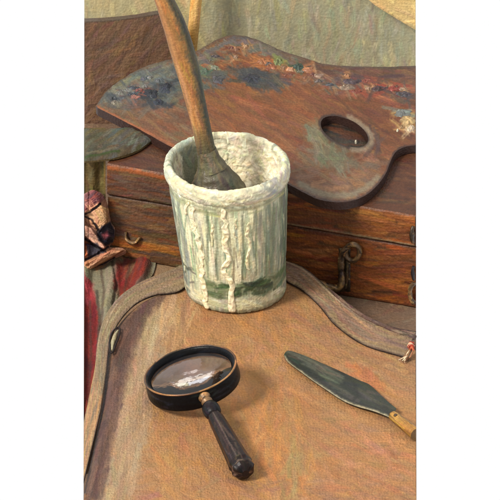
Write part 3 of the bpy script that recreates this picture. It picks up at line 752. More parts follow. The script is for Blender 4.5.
# frayed knot of cord
rs = np.random.RandomState(8)
mb = MB()
for k in range(18):
    o = rs.randn()*1.7; o2 = rs.randn()*1.2; e_ = rs.rand()
    pp = catmull([P(403.5+o*0.9+e_*3, 362.5+o*0.5-e_*5, 1.5+rs.rand()*2), P(407.5+o2*0.9, 355+o2*0.5, 4+rs.rand()*3), P(411.5+o2*0.7, 347.5+o2*0.5, 8+rs.rand()*3)], 0.7)
    col = [c(206, 178, 132), c(186, 150, 104), c(226, 206, 170), c(178, 120, 84), c(150, 112, 80)][rs.randint(5)]
    add_tube(mb, pp, np.interp(np.arange(len(pp)), [0, len(pp)/2, len(pp)-1], [0.35, 0.95, 0.8]), col, ns=8, lump=0.25, seed=k)
mb.build('tassel', M_cloth, strap)
mb = MB()
for k in range(9):
    x0, y0 = 407.5+rs.rand()*3, 343+rs.rand()*5
    pp = catmull([P(x0, y0+2, 8+rs.rand()*3), P(x0+1.8, y0-0.8+rs.rand(), 12+rs.rand()*2), P(413.6, y0+rs.rand()*3, 11+rs.rand()*2)], 0.7)
    add_tube(mb, pp, 1.0+rs.rand()*0.5, [c(182, 70, 50), c(206, 104, 70), c(226, 178, 146), c(164, 60, 46)][k % 4], ns=10, lump=0.3, seed=k+30)
mb.build('cord_knot', M_cloth, strap)
# buckle: a dark loop with a cream bar modelling its glint
lp = catmull([P(a, b, 3.2) for a, b in [(110.5, 352), (109.6, 343), (111.5, 334), (116.5, 328), (120, 328.5), (119, 336), (116, 344), (112.8, 352)]], 0.9, closed=True)
mb = MB(); add_tube(mb, np.vstack([lp, lp[:2]]), 0.9, c(48, 38, 38), ns=10, lump=0.15); mb.build('buckle', M_black, strap)
sp = catmull([P(a, b, 3.0) for a, b in [(112.2, 350), (112.8, 343), (115.2, 335), (118, 330.5)]], 0.8)
mb = MB(); add_tube(mb, sp, np.interp(np.arange(len(sp)), [0, len(sp)/2, len(sp)-1], [0.8, 2.2, 1.0]), c(176, 164, 126), ns=12, lump=0.2); mb.build('buckle_glint', M_thick, strap)

# ================================================================== STRIPED CLOTH ON THE LEFT
def striped():
    z0 = TZ+3
    out = catmull([(84, 268), (98, 263), (112, 256), (128, 251.5), (145, 251), (155, 257), (154, 270), (146, 284), (130, 299), (116, 312), (108, 330), (104, 350), (101, 380), (94, 420), (84, 472)], 2)
    out[:, 0] = np.maximum(out[:, 0], 84)
    plan = np.array([P(a, b, z0)[:2] for a, b in out])
    V, T, rings = cdt(plan*sq, step=1.2); V = V/sq
    px = np.c_[V[:, 0]+250, 500-CE*z0-SE*V[:, 1]]
    p = Paint(px, c(142, 134, 108), 71)
    p.strokes(120, rect(84, 250, 156, 480), 1.7, 0.3, 18, 5, [c(144, 136, 108), c(132, 128, 106), c(154, 142, 110), c(126, 122, 104)], 0.6, 0.5)
    red = [(84, 288), (96, 298), (99, 325), (97, 360), (92, 420), (84, 475)]
    p.fill(red, c(138, 48, 42), 1, 2.5)
    p.strokes(70, red, 1.6, 0.2, 22, 4, [c(146, 52, 44), c(126, 42, 40), c(156, 60, 50), c(116, 46, 44)], 0.7, 0.5)
    pk = [(84, 280), (92, 284), (95, 298), (88, 304), (84, 303)]
    p.fill(pk, c(184, 66, 74), 0.95, 3); p.strokes(10, pk, 1.0, 0.4, 9, 3, [c(200, 84, 90), c(160, 52, 60)], 0.6, 0.5)
    rp = [(116, 266), (128, 258), (146, 255), (149, 262), (145, 276), (134, 290), (120, 298), (116, 284)]
    p.fill(rp, c(136, 56, 48), 1, 2.5)
    p.strokes(34, rp, -1.0, 0.3, 16, 4.5, [c(150, 58, 46), c(116, 56, 52), c(160, 66, 50), c(126, 70, 62)], 0.7, 0.5)
    p.strokes(6, [(128, 262), (136, 260), (130, 276), (124, 276)], -1.1, 0.2, 14, 4, [c(128, 108, 76), c(146, 88, 60)], 0.6, 0.4)
    p.line([(148, 255), (150, 264), (145, 280), (132, 296)], 3, c(92, 62, 54), 0.7, 0.3)
    p.line([(97, 290), (99.5, 320), (98, 350)], 2.2, c(84, 78, 66), 0.8)
    p.line([(97, 267), (110, 259), (128, 254), (147, 252)], 3.2, c(190, 132, 92), 0.85, 0.9)
    for ln in ([(101, 268), (104, 290), (101, 330)], [(112, 262), (117, 285), (113, 306)], [(90, 300), (91, 350), (88, 420)], [(132, 256), (127, 276), (124, 292)]):
        p.line(ln, 1.8, c(86, 66, 58), 0.55, -2.0)
    z = z0+3.5*np.sin(px[:, 0]*0.22+px[:, 1]*0.03)+2*vnoise(px, 14, 5)+p.h
    z = np.maximum(z, TZ+1.5)
    mb = slab(V, T, rings, z, TZ+0.8, p.col, c(96, 62, 54))
    o = mb.build('striped_cloth', M_cloth, origin=(-150, 420, TZ)); tag(o, 'red and pale green striped cloth lying on the table left of the bag strap', 'cloth')
striped()

def bundle():
    out = catmull([(84, 194), (92, 190), (101, 193), (106, 200), (109, 211), (111, 222), (115, 229), (114, 240), (110, 247), (122, 248), (126, 253), (114, 259), (102, 266), (92, 272), (84, 276)], 1.6)
    out[:, 0] = np.maximum(out[:, 0], 84)
    V, T, rings = cdt(out, step=0.6)
    q = V
    p = Paint(q, c(176, 128, 104), 75)
    p.strokes(60, rect(84, 190, 126, 278), -0.7, 0.4, 12, 4, [c(150, 110, 86), c(128, 92, 80), c(170, 128, 96)], 0.6, 0.4)
    cream = [(86, 212), (98, 203), (107, 208), (108, 222), (100, 232), (90, 226)]
    pr = [(84, 194), (94, 190), (105, 196), (100, 204), (88, 212), (84, 214)]
    p.fill(pr, c(132, 86, 86), 1, 1.0); p.strokes(16, pr, -0.6, 0.3, 12, 3.5, [c(126, 66, 70), c(104, 72, 78), c(140, 70, 66)], 0.7, 0.6)
    p.fill(cream, c(206, 158, 116), 1, 1.0); p.strokes(18, cream, 1.1, 0.4, 12, 4, [c(216, 168, 124), c(196, 144, 104), c(206, 150, 102)], 0.65, 0.6)
    low = [(84, 224), (92, 228), (104, 244), (108, 250), (98, 248), (84, 236)]
    p.fill(low, c(196, 150, 126), 1, 1.0); p.strokes(12, low, 0.8, 0.2, 12, 3, [c(208, 164, 138), c(176, 128, 108)], 0.7, 0.7)
    org = [(84, 240), (90, 244), (90, 254), (84, 258)]
    p.fill(org, c(184, 98, 58), 1, 1.0)
    nv_ = [(102, 226), (110, 222), (115, 230), (113, 242), (106, 246), (98, 240), (97, 232)]
    p.fill(nv_, c(52, 48, 58), 1, 1.0); p.strokes(10, nv_, 0.9, 0.5, 7, 3, [c(60, 58, 70), c(44, 42, 50), c(84, 70, 82)], 0.7, 0.7)
    p.fill([(102, 234), (107, 231), (109, 236), (104, 240)], c(166, 84, 92), 0.95, 1.5)
    p.fill([(86, 244), (97, 243), (104, 252), (98, 258), (88, 256)], c(66, 62, 74), 0.95, 1.0)
    p.strokes(8, [(86, 244), (97, 243), (104, 252), (98, 258)], 0.7, 0.3, 8, 2.5, [c(84, 80, 96), c(54, 48, 56)], 0.7, 0.6)
    bt = [(84, 262), (98, 256), (112, 249), (125, 250), (114, 257), (98, 266), (84, 274)]
    p.fill(bt, c(186, 132, 96), 1, 1.0); p.strokes(16, bt, -0.45, 0.2, 14, 3, [c(204, 148, 108), c(168, 112, 82), c(190, 124, 88)], 0.7, 0.8)
    for ln in ([(84, 216), (92, 220), (100, 232)], [(84, 238), (96, 246), (106, 252)], [(84, 260), (96, 255), (108, 247)], [(100, 204), (90, 212), (85, 214)], [(84, 276), (98, 267), (114, 258)]):
        p.line(ln, 1.5, c(46, 38, 44), 0.9, -1.5)
    d = edge_dist(np.vstack([out, out[:1]]), V); d = np.where(V[:, 0] < 88, np.maximum(d, 6), d)
    hgt = 9*np.sqrt(np.clip(d/6, 0, 1))+1.0*vnoise(q, 6, 8)*np.clip(d/3, 0, 1)+p.h*1.3
    for poly, h0, gx, gy in ((cream, 5, 0.28, -0.18), (pr, 3, -0.12, 0.3), (low, 9, 0.1, -0.25), (nv_, 2, -0.4, 0.0), (bt, 9, 0.05, -0.45), (org, 4, 0, 0.3)):
        pa = np.array(poly, float); dd = np.where(inside(pa, q), edge_dist(np.vstack([pa, pa[:1]]), q), 0); m0 = pa.mean(0)
        hgt += np.clip(dd/1.2, 0, 1)*(h0+(q[:, 0]-m0[0])*gx+(q[:, 1]-m0[1])*gy)
    hgt = np.where(d < 0.6, 2.0, hgt)
    Yb = 537.0-np.clip((V[:, 1]-240)/34, 0, 1)*22
    F = np.array([PY(a, b, y-h_) for (a, b), y, h_ in zip(V, Yb, hgt)])
    B = np.array([PY(a, b, y) for (a, b), y in zip(V, Yb)])
    mb = MB(); a = V[T]; ar = (a[:, 1, 0]-a[:, 0, 0])*(a[:, 2, 1]-a[:, 0, 1])-(a[:, 1, 1]-a[:, 0, 1])*(a[:, 2, 0]-a[:, 0, 0])
    T2 = np.where(ar[:, None] > 0, T[:, ::-1], T)
    mb.add(F, T2, p.col); mb.add(B, T2[:, ::-1], p.col*0.7)
    r = rings[0]; n = len(r)
    mb.add(np.vstack([F[r], B[r]]), [(i, (i+1) % n, n+(i+1) % n, n+i) for i in range(n)], np.vstack([p.col[r]*0.8]*2))
    o = mb.build('cloth_bundle', M_cloth, gain=1.25, origin=(-153, 520, TZ)); tag(o, 'knotted bundle of cream, navy and plum patterned cloth against the left end of the box', 'cloth')
bundle()

# ================================================================== CROCK
CX0, CX1, CYM, MH = 236.0-250, 226.5-250, 420.0, 148.0
def ccx(z): return CX0+(CX1-CX0)*np.clip(z/MH, 0, 1.05)
crock = empty('crock', (CX0, CYM, 0), 'white and green glazed crock with thick cream paint drips, holding a brush', 'crock')
prof = catmull([(45, 0.4), (48.5, 2), (50, 6), (51, 30), (53.5, 62), (56, 95), (58.2, 118), (58.6, 126), (58.0, 130), (60.2, 132), (61.4, 135), (61.8, 140), (61.4, 145), (59.4, 147.8), (57.4, 147.8), (55.8, 145.5), (55.2, 138), (53, 122), (48, 90), (45, 40), (40, 14), (20, 10), (0.5, 10)], 1.15)
pl = np.r_[0, np.cumsum(np.linalg.norm(np.diff(prof, axis=0), axis=1))]
NT = 400
th = np.linspace(-math.pi, math.pi, NT+1)
uv = np.stack([np.repeat(th*56, len(prof)), np.tile(pl, NT+1)], 1)
def zl(z): # profile length at outer height z
    k = np.argmax(prof[:, 1] > 147.0); return float(np.interp(z, prof[:k, 1], pl[:k]))
def rz(z):
    k = np.argmax(prof[:, 1] > 147.0); return float(np.interp(z, prof[:k, 1], prof[:k, 0]))
def th_at(px, z): return math.asin(np.clip((px-250-ccx(z))/rz(z), -1, 1))
top_l = pl[np.argmax(prof[:, 1])]
p = Paint(uv, c(186, 182, 152), 91)
W = 56*math.pi
outer = rect(-W, 0, W, zl(128))
p.strokes(700, outer, math.pi/2, 0.1, 30, 5, [c(190, 186, 152), c(206, 198, 164), c(172, 174, 146), c(160, 166, 140), c(214, 204, 168), c(180, 176, 150)], 0.65, 0.35)
fr = rect(-75, zl(40), 45, zl(124))
p.strokes(110, fr, math.pi/2, 0.08, 34, 5, [c(224, 214, 178), c(212, 202, 164), c(196, 194, 158), c(176, 182, 148), c(232, 222, 186)], 0.7, 0.6)
p.strokes(90, rect(30, zl(30), 110, zl(124)), math.pi/2, 0.08, 34, 5, [c(104, 116, 98), c(126, 138, 112), c(150, 152, 128), c(176, 170, 146), c(110, 124, 102), c(140, 136, 116)], 0.6, 0.4)  # right side shading painted in as grey-green
p.strokes(80, rect(-110, zl(20), -52, zl(124)), math.pi/2, 0.08, 30, 5, [c(112, 122, 118), c(140, 148, 138), c(156, 158, 140), c(128, 136, 128)], 0.6, 0.4)  # left side shading painted in as grey-blue
p.strokes(34, rect(-60, zl(45), 60, zl(112)), math.pi/2, 0.06, 30, 2.6, [c(130, 126, 104), c(116, 142, 108), c(134, 150, 120)], 0.6, 0.4)
for pxs, za, zb in ((186, 45, 120), (208, 40, 122), (217, 44, 116), (243, 42, 118), (256, 44, 122), (265, 42, 120), (273, 36, 122), (180, 50, 122)):
    zz_ = np.linspace(za, zb, 14)
    p.line([(th_at(pxs-(140-z)*0.0+0.6*math.sin(z), z)*56, zl(z)) for z in zz_], 1.7, c(122, 130, 106), 0.6, -0.5)
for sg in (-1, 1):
    p.strokes(46, rect(*sorted((sg*66, sg*92))[:1], zl(6), sorted((sg*66, sg*92))[1], zl(126)), math.pi/2, 0.06, 30, 4.5, [c(104, 112, 104), c(88, 98, 92), c(124, 130, 116), c(112, 116, 100)], 0.6, 0.3)  # both flanks darkened further: outline and shading put into the glaze colour
band = rect(-30, zl(19), 95, zl(38))
p.fill(rect(-34, zl(21), 72, zl(36)), c(112, 122, 90), 0.7, 6)
p.strokes(60, band, 0.0, 0.25, 14, 5, [c(86, 104, 70), c(104, 120, 82), c(72, 88, 62), c(132, 136, 100), c(96, 110, 84)], 0.6, 0.5)
p.strokes(20, rect(-14, zl(22), 44, zl(36)), 0.1, 0.3, 14, 5, [c(66, 86, 56), c(58, 74, 54)], 0.7, 0.5)
p.strokes(14, rect(-90, zl(22), -48, zl(42)), 0.3, 0.5, 10, 4, [c(74, 80, 68), c(92, 98, 84)], 0.65, 0.4)
p.strokes(40, rect(-90, zl(5), 90, zl(19)), 0.0, 0.2, 20, 5, [c(198, 190, 154), c(178, 172, 142), c(210, 202, 168), c(150, 150, 122)], 0.65, 0.5)
p.line([(-W, zl(126.5)), (W, zl(126.5))], 2.4, c(142, 140, 108), 0.75)
p.strokes(30, rect(-100, zl(118), 100, zl(126)), 0.0, 0.1, 22, 3.5, [c(150, 150, 110), c(164, 160, 126), c(138, 136, 104), c(176, 176, 110)], 0.55, 0.3)
p.line([(-W, zl(4)), (W, zl(4))], 3.0, c(96, 98, 78), 0.6)
# rim: buttery impasto
rim = rect(-W, zl(130), W, top_l+8)
p.fill(rim, c(212, 204, 172), 0.9, 3)
p.strokes(420, rim, 0.0, 0.45, 12, 3.6, [c(224, 216, 184), c(208, 200, 168), c(232, 224, 194), c(190, 186, 158), c(214, 202, 160), c(168, 166, 144)], 0.75, 0.75)
p.strokes(40, rect(40, zl(130), 100, top_l+6), 0.1, 0.4, 14, 4, [c(160, 160, 146), c(176, 168, 168), c(190, 196, 150), c(150, 144, 150), c(168, 172, 140)], 0.7, 0.8)
p.strokes(60, rect(-130, zl(134), -70, top_l+6), 0.0, 0.4, 14, 4, [c(176, 182, 164), c(196, 194, 168), c(158, 168, 152)], 0.6, 0.7)
# inside
inn = rect(-W, top_l+8, W, pl[-1])
p.fill(inn, c(126, 128, 110), 1, 4)
p.strokes(420, inn, math.pi/2, 0.4, 16, 6, [c(128, 132, 114), c(112, 116, 102), c(140, 140, 118), c(104, 110, 104)], 0.65, 0.4)
wp = [(1.35*56, top_l+6), (W, top_l+5), (W, top_l+70), (1.5*56, top_l+72), (1.3*56, top_l+40)]
p.fill(wp, c(226, 214, 184), 1, 4); wq = [(-W, top_l+5), (-W+24, top_l+6), (-W+20, top_l+70), (-W, top_l+70)]; p.fill(wq, c(224, 212, 182), 1, 4); p.strokes(60, wq, 0.5, 0.9, 9, 4, [c(234, 222, 190), c(218, 204, 172), c(206, 198, 168)], 0.75, 0.8)
p.strokes(300, wp, 0.5, 0.9, 9, 4, [c(234, 222, 190), c(218, 204, 172), c(240, 230, 202), c(214, 206, 176), c(228, 210, 170)], 0.75, 0.8)
lp_ = [(-2.1*56, top_l+9), (-1.72*56, top_l+9), (-1.72*56, top_l+34), (-2.1*56, top_l+36)]
p.fill(lp_, c(216, 208, 182), 0.95, 4); p.strokes(24, lp_, 1.3, 0.4, 10, 4, [c(226, 216, 188), c(200, 196, 172), c(186, 170, 150)], 0.7, 1.0)
Rr = prof[:, 0][None]+0*th[:, None]; Zz = prof[:, 1][None]+0*th[:, None]
G = np.stack([Rr*np.sin(th)[:, None], -Rr*np.cos(th)[:, None], Zz], -1)
Nn = grid_normals(G); h = p.h.reshape(NT+1, len(prof)).copy()
rimm = np.exp(-((pl-zl(140))/12)**2)
h += rimm[None]*0.25*vnoise(np.stack([np.repeat(np.cos(th)*40, len(prof)), np.tile(pl, NT+1)], 1)+np.repeat(np.sin(th)*53, len(prof))[:, None], 9, 3).reshape(NT+1, len(prof))
# gentle upright facets on the wall
fac = np.clip((pl-zl(40))/8, 0, 1)*np.clip((zl(120)-pl)/6, 0, 1)
h += fac[None]*0.7*np.abs(np.sin(th*11))[:, None]
h[-1] = h[0]
flip = 1 if (Nn[NT//2, 20, 1] < 0) else -1
G = G+Nn*flip*h[..., None]
G[..., 0] += ccx(G[..., 2]); G[..., 1] += CYM
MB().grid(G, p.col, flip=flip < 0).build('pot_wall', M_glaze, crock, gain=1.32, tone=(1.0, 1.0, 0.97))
# muddy contents
rr, aa = np.meshgrid(np.linspace(0.02, 1, 40), np.linspace(0, 2*math.pi, 121), indexing='ij')
uvc = np.stack([(rr*np.cos(aa)).ravel(), (rr*np.sin(aa)).ravel()], 1)*49.6
pc = Paint(uvc, c(96, 92, 76), 95); pc.strokes(120, rect(-50, -50, 50, 50), 0.3, 0.6, 18, 5, [c(82, 78, 62), c(66, 62, 54), c(96, 90, 72), c(58, 56, 52)], 0.6, 0.8)
uvc = uvc*0.955; Gc = np.c_[uvc[:, 0]+ccx(86), uvc[:, 1]+CYM, 86+pc.h+vnoise(uvc, 12, 7)].reshape(40, 121, 3)
MB().grid(Gc, pc.col).build('contents', M_thick, crock)
# drips of thick paint
def drip(pts, r, seed, col=c(228, 218, 186), jag=1.25):
    """a run of thick paint: a raised sheet of uneven width that follows the wall"""
    rs = np.random.RandomState(seed)
    q = catmull(pts, 0.8); n = len(q); kn_ = np.arange(0, n+14, 7)
    j = np.interp(np.arange(n), kn_, rs.randn(len(kn_)))*jag*0.6
    wl = r*np.interp(np.arange(n), kn_, 0.55+0.9*rs.rand(len(kn_))); wr = r*np.interp(np.arange(n)+3, kn_, 0.55+0.9*rs.rand(len(kn_)))
    tip = np.clip(np.minimum(np.arange(n)/4+0.25, (n-1-np.arange(n))/3+0.3), 0, 1)
    m = 15; w = np.linspace(-1, 1, m); off = np.where(w[None] < 0, w[None]*wl[:, None], w[None]*wr[:, None])*tip[:, None]
    uv = np.stack([np.repeat(np.arange(n)*0.8, m), off.ravel()*1.0], 1)
    pd = Paint(uv, col, seed); pd.strokes(n//2, rect(0, -r*1.4, n*0.8, r*1.4), 0.25, 0.6, 7, 2.2, [col*1.05, col*0.9, col*0.96+c(6, 4, 0), c(206, 192, 156)], 0.6, 0.9)
    hh = (np.sqrt(np.clip(1-w**4, 0, 1))[None]*(1.9+0.8*vnoise(uv, 3.2, seed).reshape(n, m))*np.sqrt(tip)[:, None]*min(1, r/2.0)+pd.h.reshape(n, m)*0.4)
    hh = np.where(np.abs(w)[None] > 0.99, -1.2, hh)
    G = np.zeros((n, m, 3))
    for i in range(n):
        z = q[i, 1]; R = rz(z); t = th_at(q[i, 0]+j[i], z)+off[i]/R
        G[i] = np.c_[ccx(z)+(R+hh[i])*np.sin(t), CYM-(R+hh[i])*np.cos(t), np.full(m, z)]
    MB().grid(G, np.clip(pd.col, 0, 1)).build('paint_drip', M_thick, crock, gain=1.32, tone=(1.02, 1.0, 0.93))
drip([(193, 124), (194, 105), (197, 88), (200, 78), (203, 60), (202, 44), (205, 26), (206, 10), (207, 2)], 3.1, 1)
drip([(223, 128), (226, 108), (225, 88), (228, 70), (225, 52), (231, 40), (232, 20), (232, 3)], 3.3, 2)
drip([(248, 112), (247, 96), (250, 84), (247, 66), (249, 52)], 1.7, 3, c(222, 212, 176))
drip([(213, 108), (212, 92), (214, 80)], 1.3, 4, c(214, 206, 170))
drip([(236, 118), (234, 100), (236, 92)], 1.2, 5, c(214, 204, 168))
drip([(190, 128), (186, 120), (188, 110)], 1.8, 6, c(222, 212, 180))

# ================================================================== BRUSH
br = empty('paint_brush', (-35, 421, 112), 'fat wooden handled brush standing in the crock', 'brush')
b0, b1 = PY(213, 186, 419), PY(161.5, -14, 447)
def axis(pts): return catmull(pts, 1.1)
hp = catmull([PY(206.5, 152, 423), PY(202.5, 132, 425), PY(197, 108, 429), PY(190.5, 80, 433), PY(183.5, 55, 437), PY(176, 30, 441), PY(167.5, 8, 445), PY(157, -16, 449)], 1.1)
n = len(hp); tt = np.linspace(0, 1, n)
rad = np.interp(tt, [0, 0.12, 0.3, 0.48, 0.62, 0.78, 0.9, 1], [9.5, 9.2, 10.0, 11.8, 12.2, 11.2, 9.4, 8.0])
mb = MB()
def hcol(G):
    nn, ns = G.shape[:2]; th_ = np.arange(ns)/ns
    uvh = np.stack([np.repeat(np.arange(nn)*1.1, ns), np.tile(th_*72, nn)], 1)
    p = Paint(uvh, c(160, 108, 62), 101)
    p.strokes(340, rect(0, 0, nn*1.1, 72), 0, 0.12, 30, 4, [c(164, 110, 62), c(148, 100, 62), c(180, 122, 68), c(138, 96, 64), c(172, 124, 82)], 0.65, 0.3)
    # world direction of each side: lit left warm, shade on the right painted grey
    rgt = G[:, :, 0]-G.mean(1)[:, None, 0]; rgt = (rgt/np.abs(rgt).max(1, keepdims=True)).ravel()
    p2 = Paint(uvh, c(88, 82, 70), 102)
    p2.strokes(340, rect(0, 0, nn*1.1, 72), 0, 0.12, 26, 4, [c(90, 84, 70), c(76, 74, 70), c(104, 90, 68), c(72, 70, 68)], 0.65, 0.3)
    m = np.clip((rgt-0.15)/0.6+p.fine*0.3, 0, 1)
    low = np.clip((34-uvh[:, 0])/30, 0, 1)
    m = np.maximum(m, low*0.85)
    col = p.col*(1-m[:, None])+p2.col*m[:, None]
    hi = np.clip(1-np.abs(rgt+0.62)/0.28, 0, 1)*np.clip(uvh[:, 0]/40-0.6, 0, 1)*0.55  # pinkish highlight painted down the left side
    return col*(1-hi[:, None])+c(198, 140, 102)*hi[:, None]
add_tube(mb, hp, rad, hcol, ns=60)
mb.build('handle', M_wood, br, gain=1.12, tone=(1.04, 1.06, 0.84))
# ferrule wrapped in dried paint
fp = catmull([PY(212, 169, 420.8), PY(209.3, 160, 422), PY(206.5, 150, 423)], 1.0); nf = len(fp)
mb = MB()
add_tube(mb, fp, np.interp(np.arange(nf), [0, nf*0.4, nf-1], [15.5, 12.2, 9.9]), fcol(105, c(112, 104, 82), [c(118, 108, 82), c(100, 96, 80), c(130, 116, 86)]), ns=50, lump=0.05)
mb.build('ferrule', M_wood, br)
# bristles: a flared clump with separate locks at the edge
mb = MB()
bp_ = catmull([PY(220, 220, 417), PY(217.5, 200, 418.5), PY(216.5, 190, 419.5), PY(214.5, 180, 420), PY(212.5, 171, 420.6), PY(210.6, 164, 421.4)], 1.0); nb = len(bp_)
add_tube(mb, bp_, np.interp(np.arange(nb), [0, nb*0.4, nb*0.6, nb*0.8, nb-1], [30, 30.5, 26.5, 19, 12.6]), fcol(106, c(108, 100, 80), [c(114, 106, 84), c(96, 90, 74), c(126, 112, 84), c(84, 80, 68)]), ns=64, prof=lambda t: 1+0.02*np.sin(t*17)+0.015*np.sin(t*29+1), lump=0.05)
mb.build('bristles', M_thick, br)

# ================================================================== MAGNIFYING GLASS
TILT = math.radians(13)
MU = np.array([math.cos(TILT), 0, math.sin(TILT)]); MV = np.array([0, 1.0, 0]); MN = np.array([-math.sin(TILT), 0, math.cos(TILT)])
MC = P(190.5, 370.5, 31.5)
mag = empty('magnifying_glass', P(200, 400, 0), 'black rimmed magnifying glass with a dark faceted handle lying on the tan leather', 'magnifying glass')
def ring_grid(profile, seed, base, cols, na=200):
    th = np.linspace(0, 2*math.pi, na+1)
    G = np.zeros((na+1, len(profile), 3))
    for j, (r, h) in enumerate(profile):
        G[:, j] = MC+r*np.cos(th)[:, None]*MU+r*np.sin(th)[:, None]*MV+h*MN
    L = np.r_[0, np.cumsum(np.linalg.norm(np.diff(np.array(profile), axis=0), axis=1))]
    uv = np.stack([np.repeat(th*45, len(profile)), np.tile(L, na+1)], 1)
    p = Paint(uv, base, seed); p.strokes(160, rect(0, 0, 283, max(L[-1], 1)), 0, 0.15, 22, 3.5, cols, 0.65, 0.25)
    return MB().grid(G, p.col)
pr = catmull([(43.5, -19), (46.5, -18.5), (47.5, -15), (47.2, -8), (46.8, -2), (46.2, 0.3)], 0.9)
pr = np.vstack([pr, catmull([(45.4, 0.6), (44.2, 0.2), (43, -1.5), (42, -5), (41.8, -12), (42.2, -17), (43.5, -19)], 0.9)])
ring_grid(pr, 111, c(20, 20, 23), [c(16, 16, 18), c(30, 34, 42), c(13, 13, 15), c(44, 48, 54), c(24, 20, 22)]).build('rim', M_black, mag)
pg = [(46.5+1.0*math.cos(t), 0.3+1.0*math.sin(t)) for t in np.linspace(0, 2*math.pi, 11)]
ring_grid(pg, 112, c(150, 100, 54), [c(176, 122, 66), c(120, 80, 48), c(190, 138, 84), c(60, 46, 38), c(84, 62, 46)]).build('gold_band', M_brass, mag)
# lens
gm = bpy.data.materials.new('lens_glass'); gm.use_nodes = True
b = gm.node_tree.nodes['Principled BSDF']; b.inputs['Base Color'].default_value = (0.80, 0.77, 0.80, 1); b.inputs['Roughness'].default_value = 0.06
b.inputs['Transmission Weight'].default_value = 1.0; b.inputs['IOR'].default_value = 1.45
nz = gm.node_tree.nodes.new('ShaderNodeTexNoise'); nz.inputs['Scale'].default_value = 130
bb = gm.node_tree.nodes.new('ShaderNodeBump'); bb.inputs['Strength'].default_value = 0.05; bb.inputs['Distance'].default_value = 0.004
tcn = gm.node_tree.nodes.new('ShaderNodeTexCoord'); gm.node_tree.links.new(tcn.outputs['Object'], nz.inputs['Vector'])
gm.node_tree.links.new(nz.outputs['Fac'], bb.inputs['Height']); gm.node_tree.links.new(bb.outputs['Normal'], b.inputs['Normal'])
th = np.linspace(0, 2*math.pi, 97); lr = np.linspace(0, 42.2, 30)
def lens_side(sgn):
    G = np.zeros((97, 30, 3))
    for j, r in enumerate(lr):
        h = -6.0+sgn*(5.0*(1-(r/42.2)**2)+0.6)
        G[:, j] = MC+r*np.cos(th)[:, None]*MU+r*np.sin(th)[:, None]*MV+h*MN
    return G
mb = MB(); A_, B_ = lens_side(1), lens_side(-1)
mb.grid(A_[:-1], c(200, 200, 200), closed=True, flip=True); mb.grid(B_[:-1], c(200, 200, 200), closed=True)
lens = mb.build('lens', gm, mag)
import bmesh
bm = bmesh.new(); bm.from_mesh(lens.data)
bmesh.ops.remove_doubles(bm, verts=bm.verts, dist=0.02*S)
rimv = [e for e in bm.edges if e.is_boundary]
bmesh.ops.bridge_loops(bm, edges=rimv); bmesh.ops.recalc_face_normals(bm, faces=bm.faces); bm.to_mesh(lens.data); bm.free()
# handle
def at_ring(px, py, Y): return PY(px, py, Y)
h0, h1 = PY(205, 397.5, 157), P(245.5, 473, 11)
def along(t): return h0+(h1-h0)*t
mb = MB(); cp = np.array([along(t) for t in np.linspace(-0.03, 0.10, 14)])
add_tube(mb, cp, [4.5, 5.6, 6.4, 6.2, 5.0, 4.2, 4.4, 5.4, 6.0, 5.4, 4.4, 4.2, 4.2, 4], brass_col(121, 1.55), ns=20)
mb.build('collar', M_brass, mag)
mb = MB(); cp = np.array([along(t) for t in np.linspace(0.09, 0.24, 22)]); s = np.linspace(-1, 1, 22)
add_tube(mb, cp, 4.5+4.6*np.sqrt(np.clip(1-s**2, 0, 1)), fcol(122, c(30, 28, 30), [c(24, 22, 24), c(48, 46, 50), c(36, 32, 34)]), ns=30)
mb.build('ferrule', M_black, mag)
mb = MB(); cp = np.array([along(t) for t in np.linspace(0.22, 1.0, 120)])
tt = np.linspace(0, 1, 120)
rad = np.interp(tt, [0, 0.04, 0.1, 0.75, 0.84, 0.88, 0.93, 0.97, 1.0], [5.5, 7.4, 8.0, 11.2, 12.2, 11.2, 12.0, 9.6, 3.8])
def facet(t):
    k = 8; a = (t+math.pi/8) % (2*math.pi/k)-math.pi/k; return np.cos(math.pi/k)/np.cos(a)*1.03
def hcol2(G):
    nn, ns = G.shape[:2]; uvh = np.stack([np.repeat(np.arange(nn)*1.2, ns), np.tile(np.arange(ns)*66.0/ns, nn)], 1)
    p = Paint(uvh, c(50, 38, 34), 123)
    p.strokes(220, rect(0, 0, nn*1.2, 66), 0, 0.06, 40, 3.2, [c(50, 36, 32), c(36, 26, 25), c(66, 50, 43), c(28, 22, 22), c(84, 66, 58)], 0.7, 0)
    for k in range(8):
        v = (k+0.5)*66/8; p.line([(8, v), (nn*1.2-24, v)], 1.3, c(112, 94, 82) if k % 2 else c(40, 32, 32), 0.7)  # painted highlights alternate with dark lines along the facets
    p.strokes(40, rect(nn*1.2-24, 0, nn*1.2, 66), 1.2, 0.6, 6, 3, [c(34, 28, 28), c(110, 88, 70), c(48, 38, 34), c(26, 22, 24), c(150, 120, 96)], 0.75, 0)
    return p.col
add_tube(mb, cp, rad, hcol2, ns=64, prof=facet)
mb.build('handle', mat('dark_horn', rough=0.34, spec=0.16, bump=0.3, weave=0.15, vary=0.2), mag)

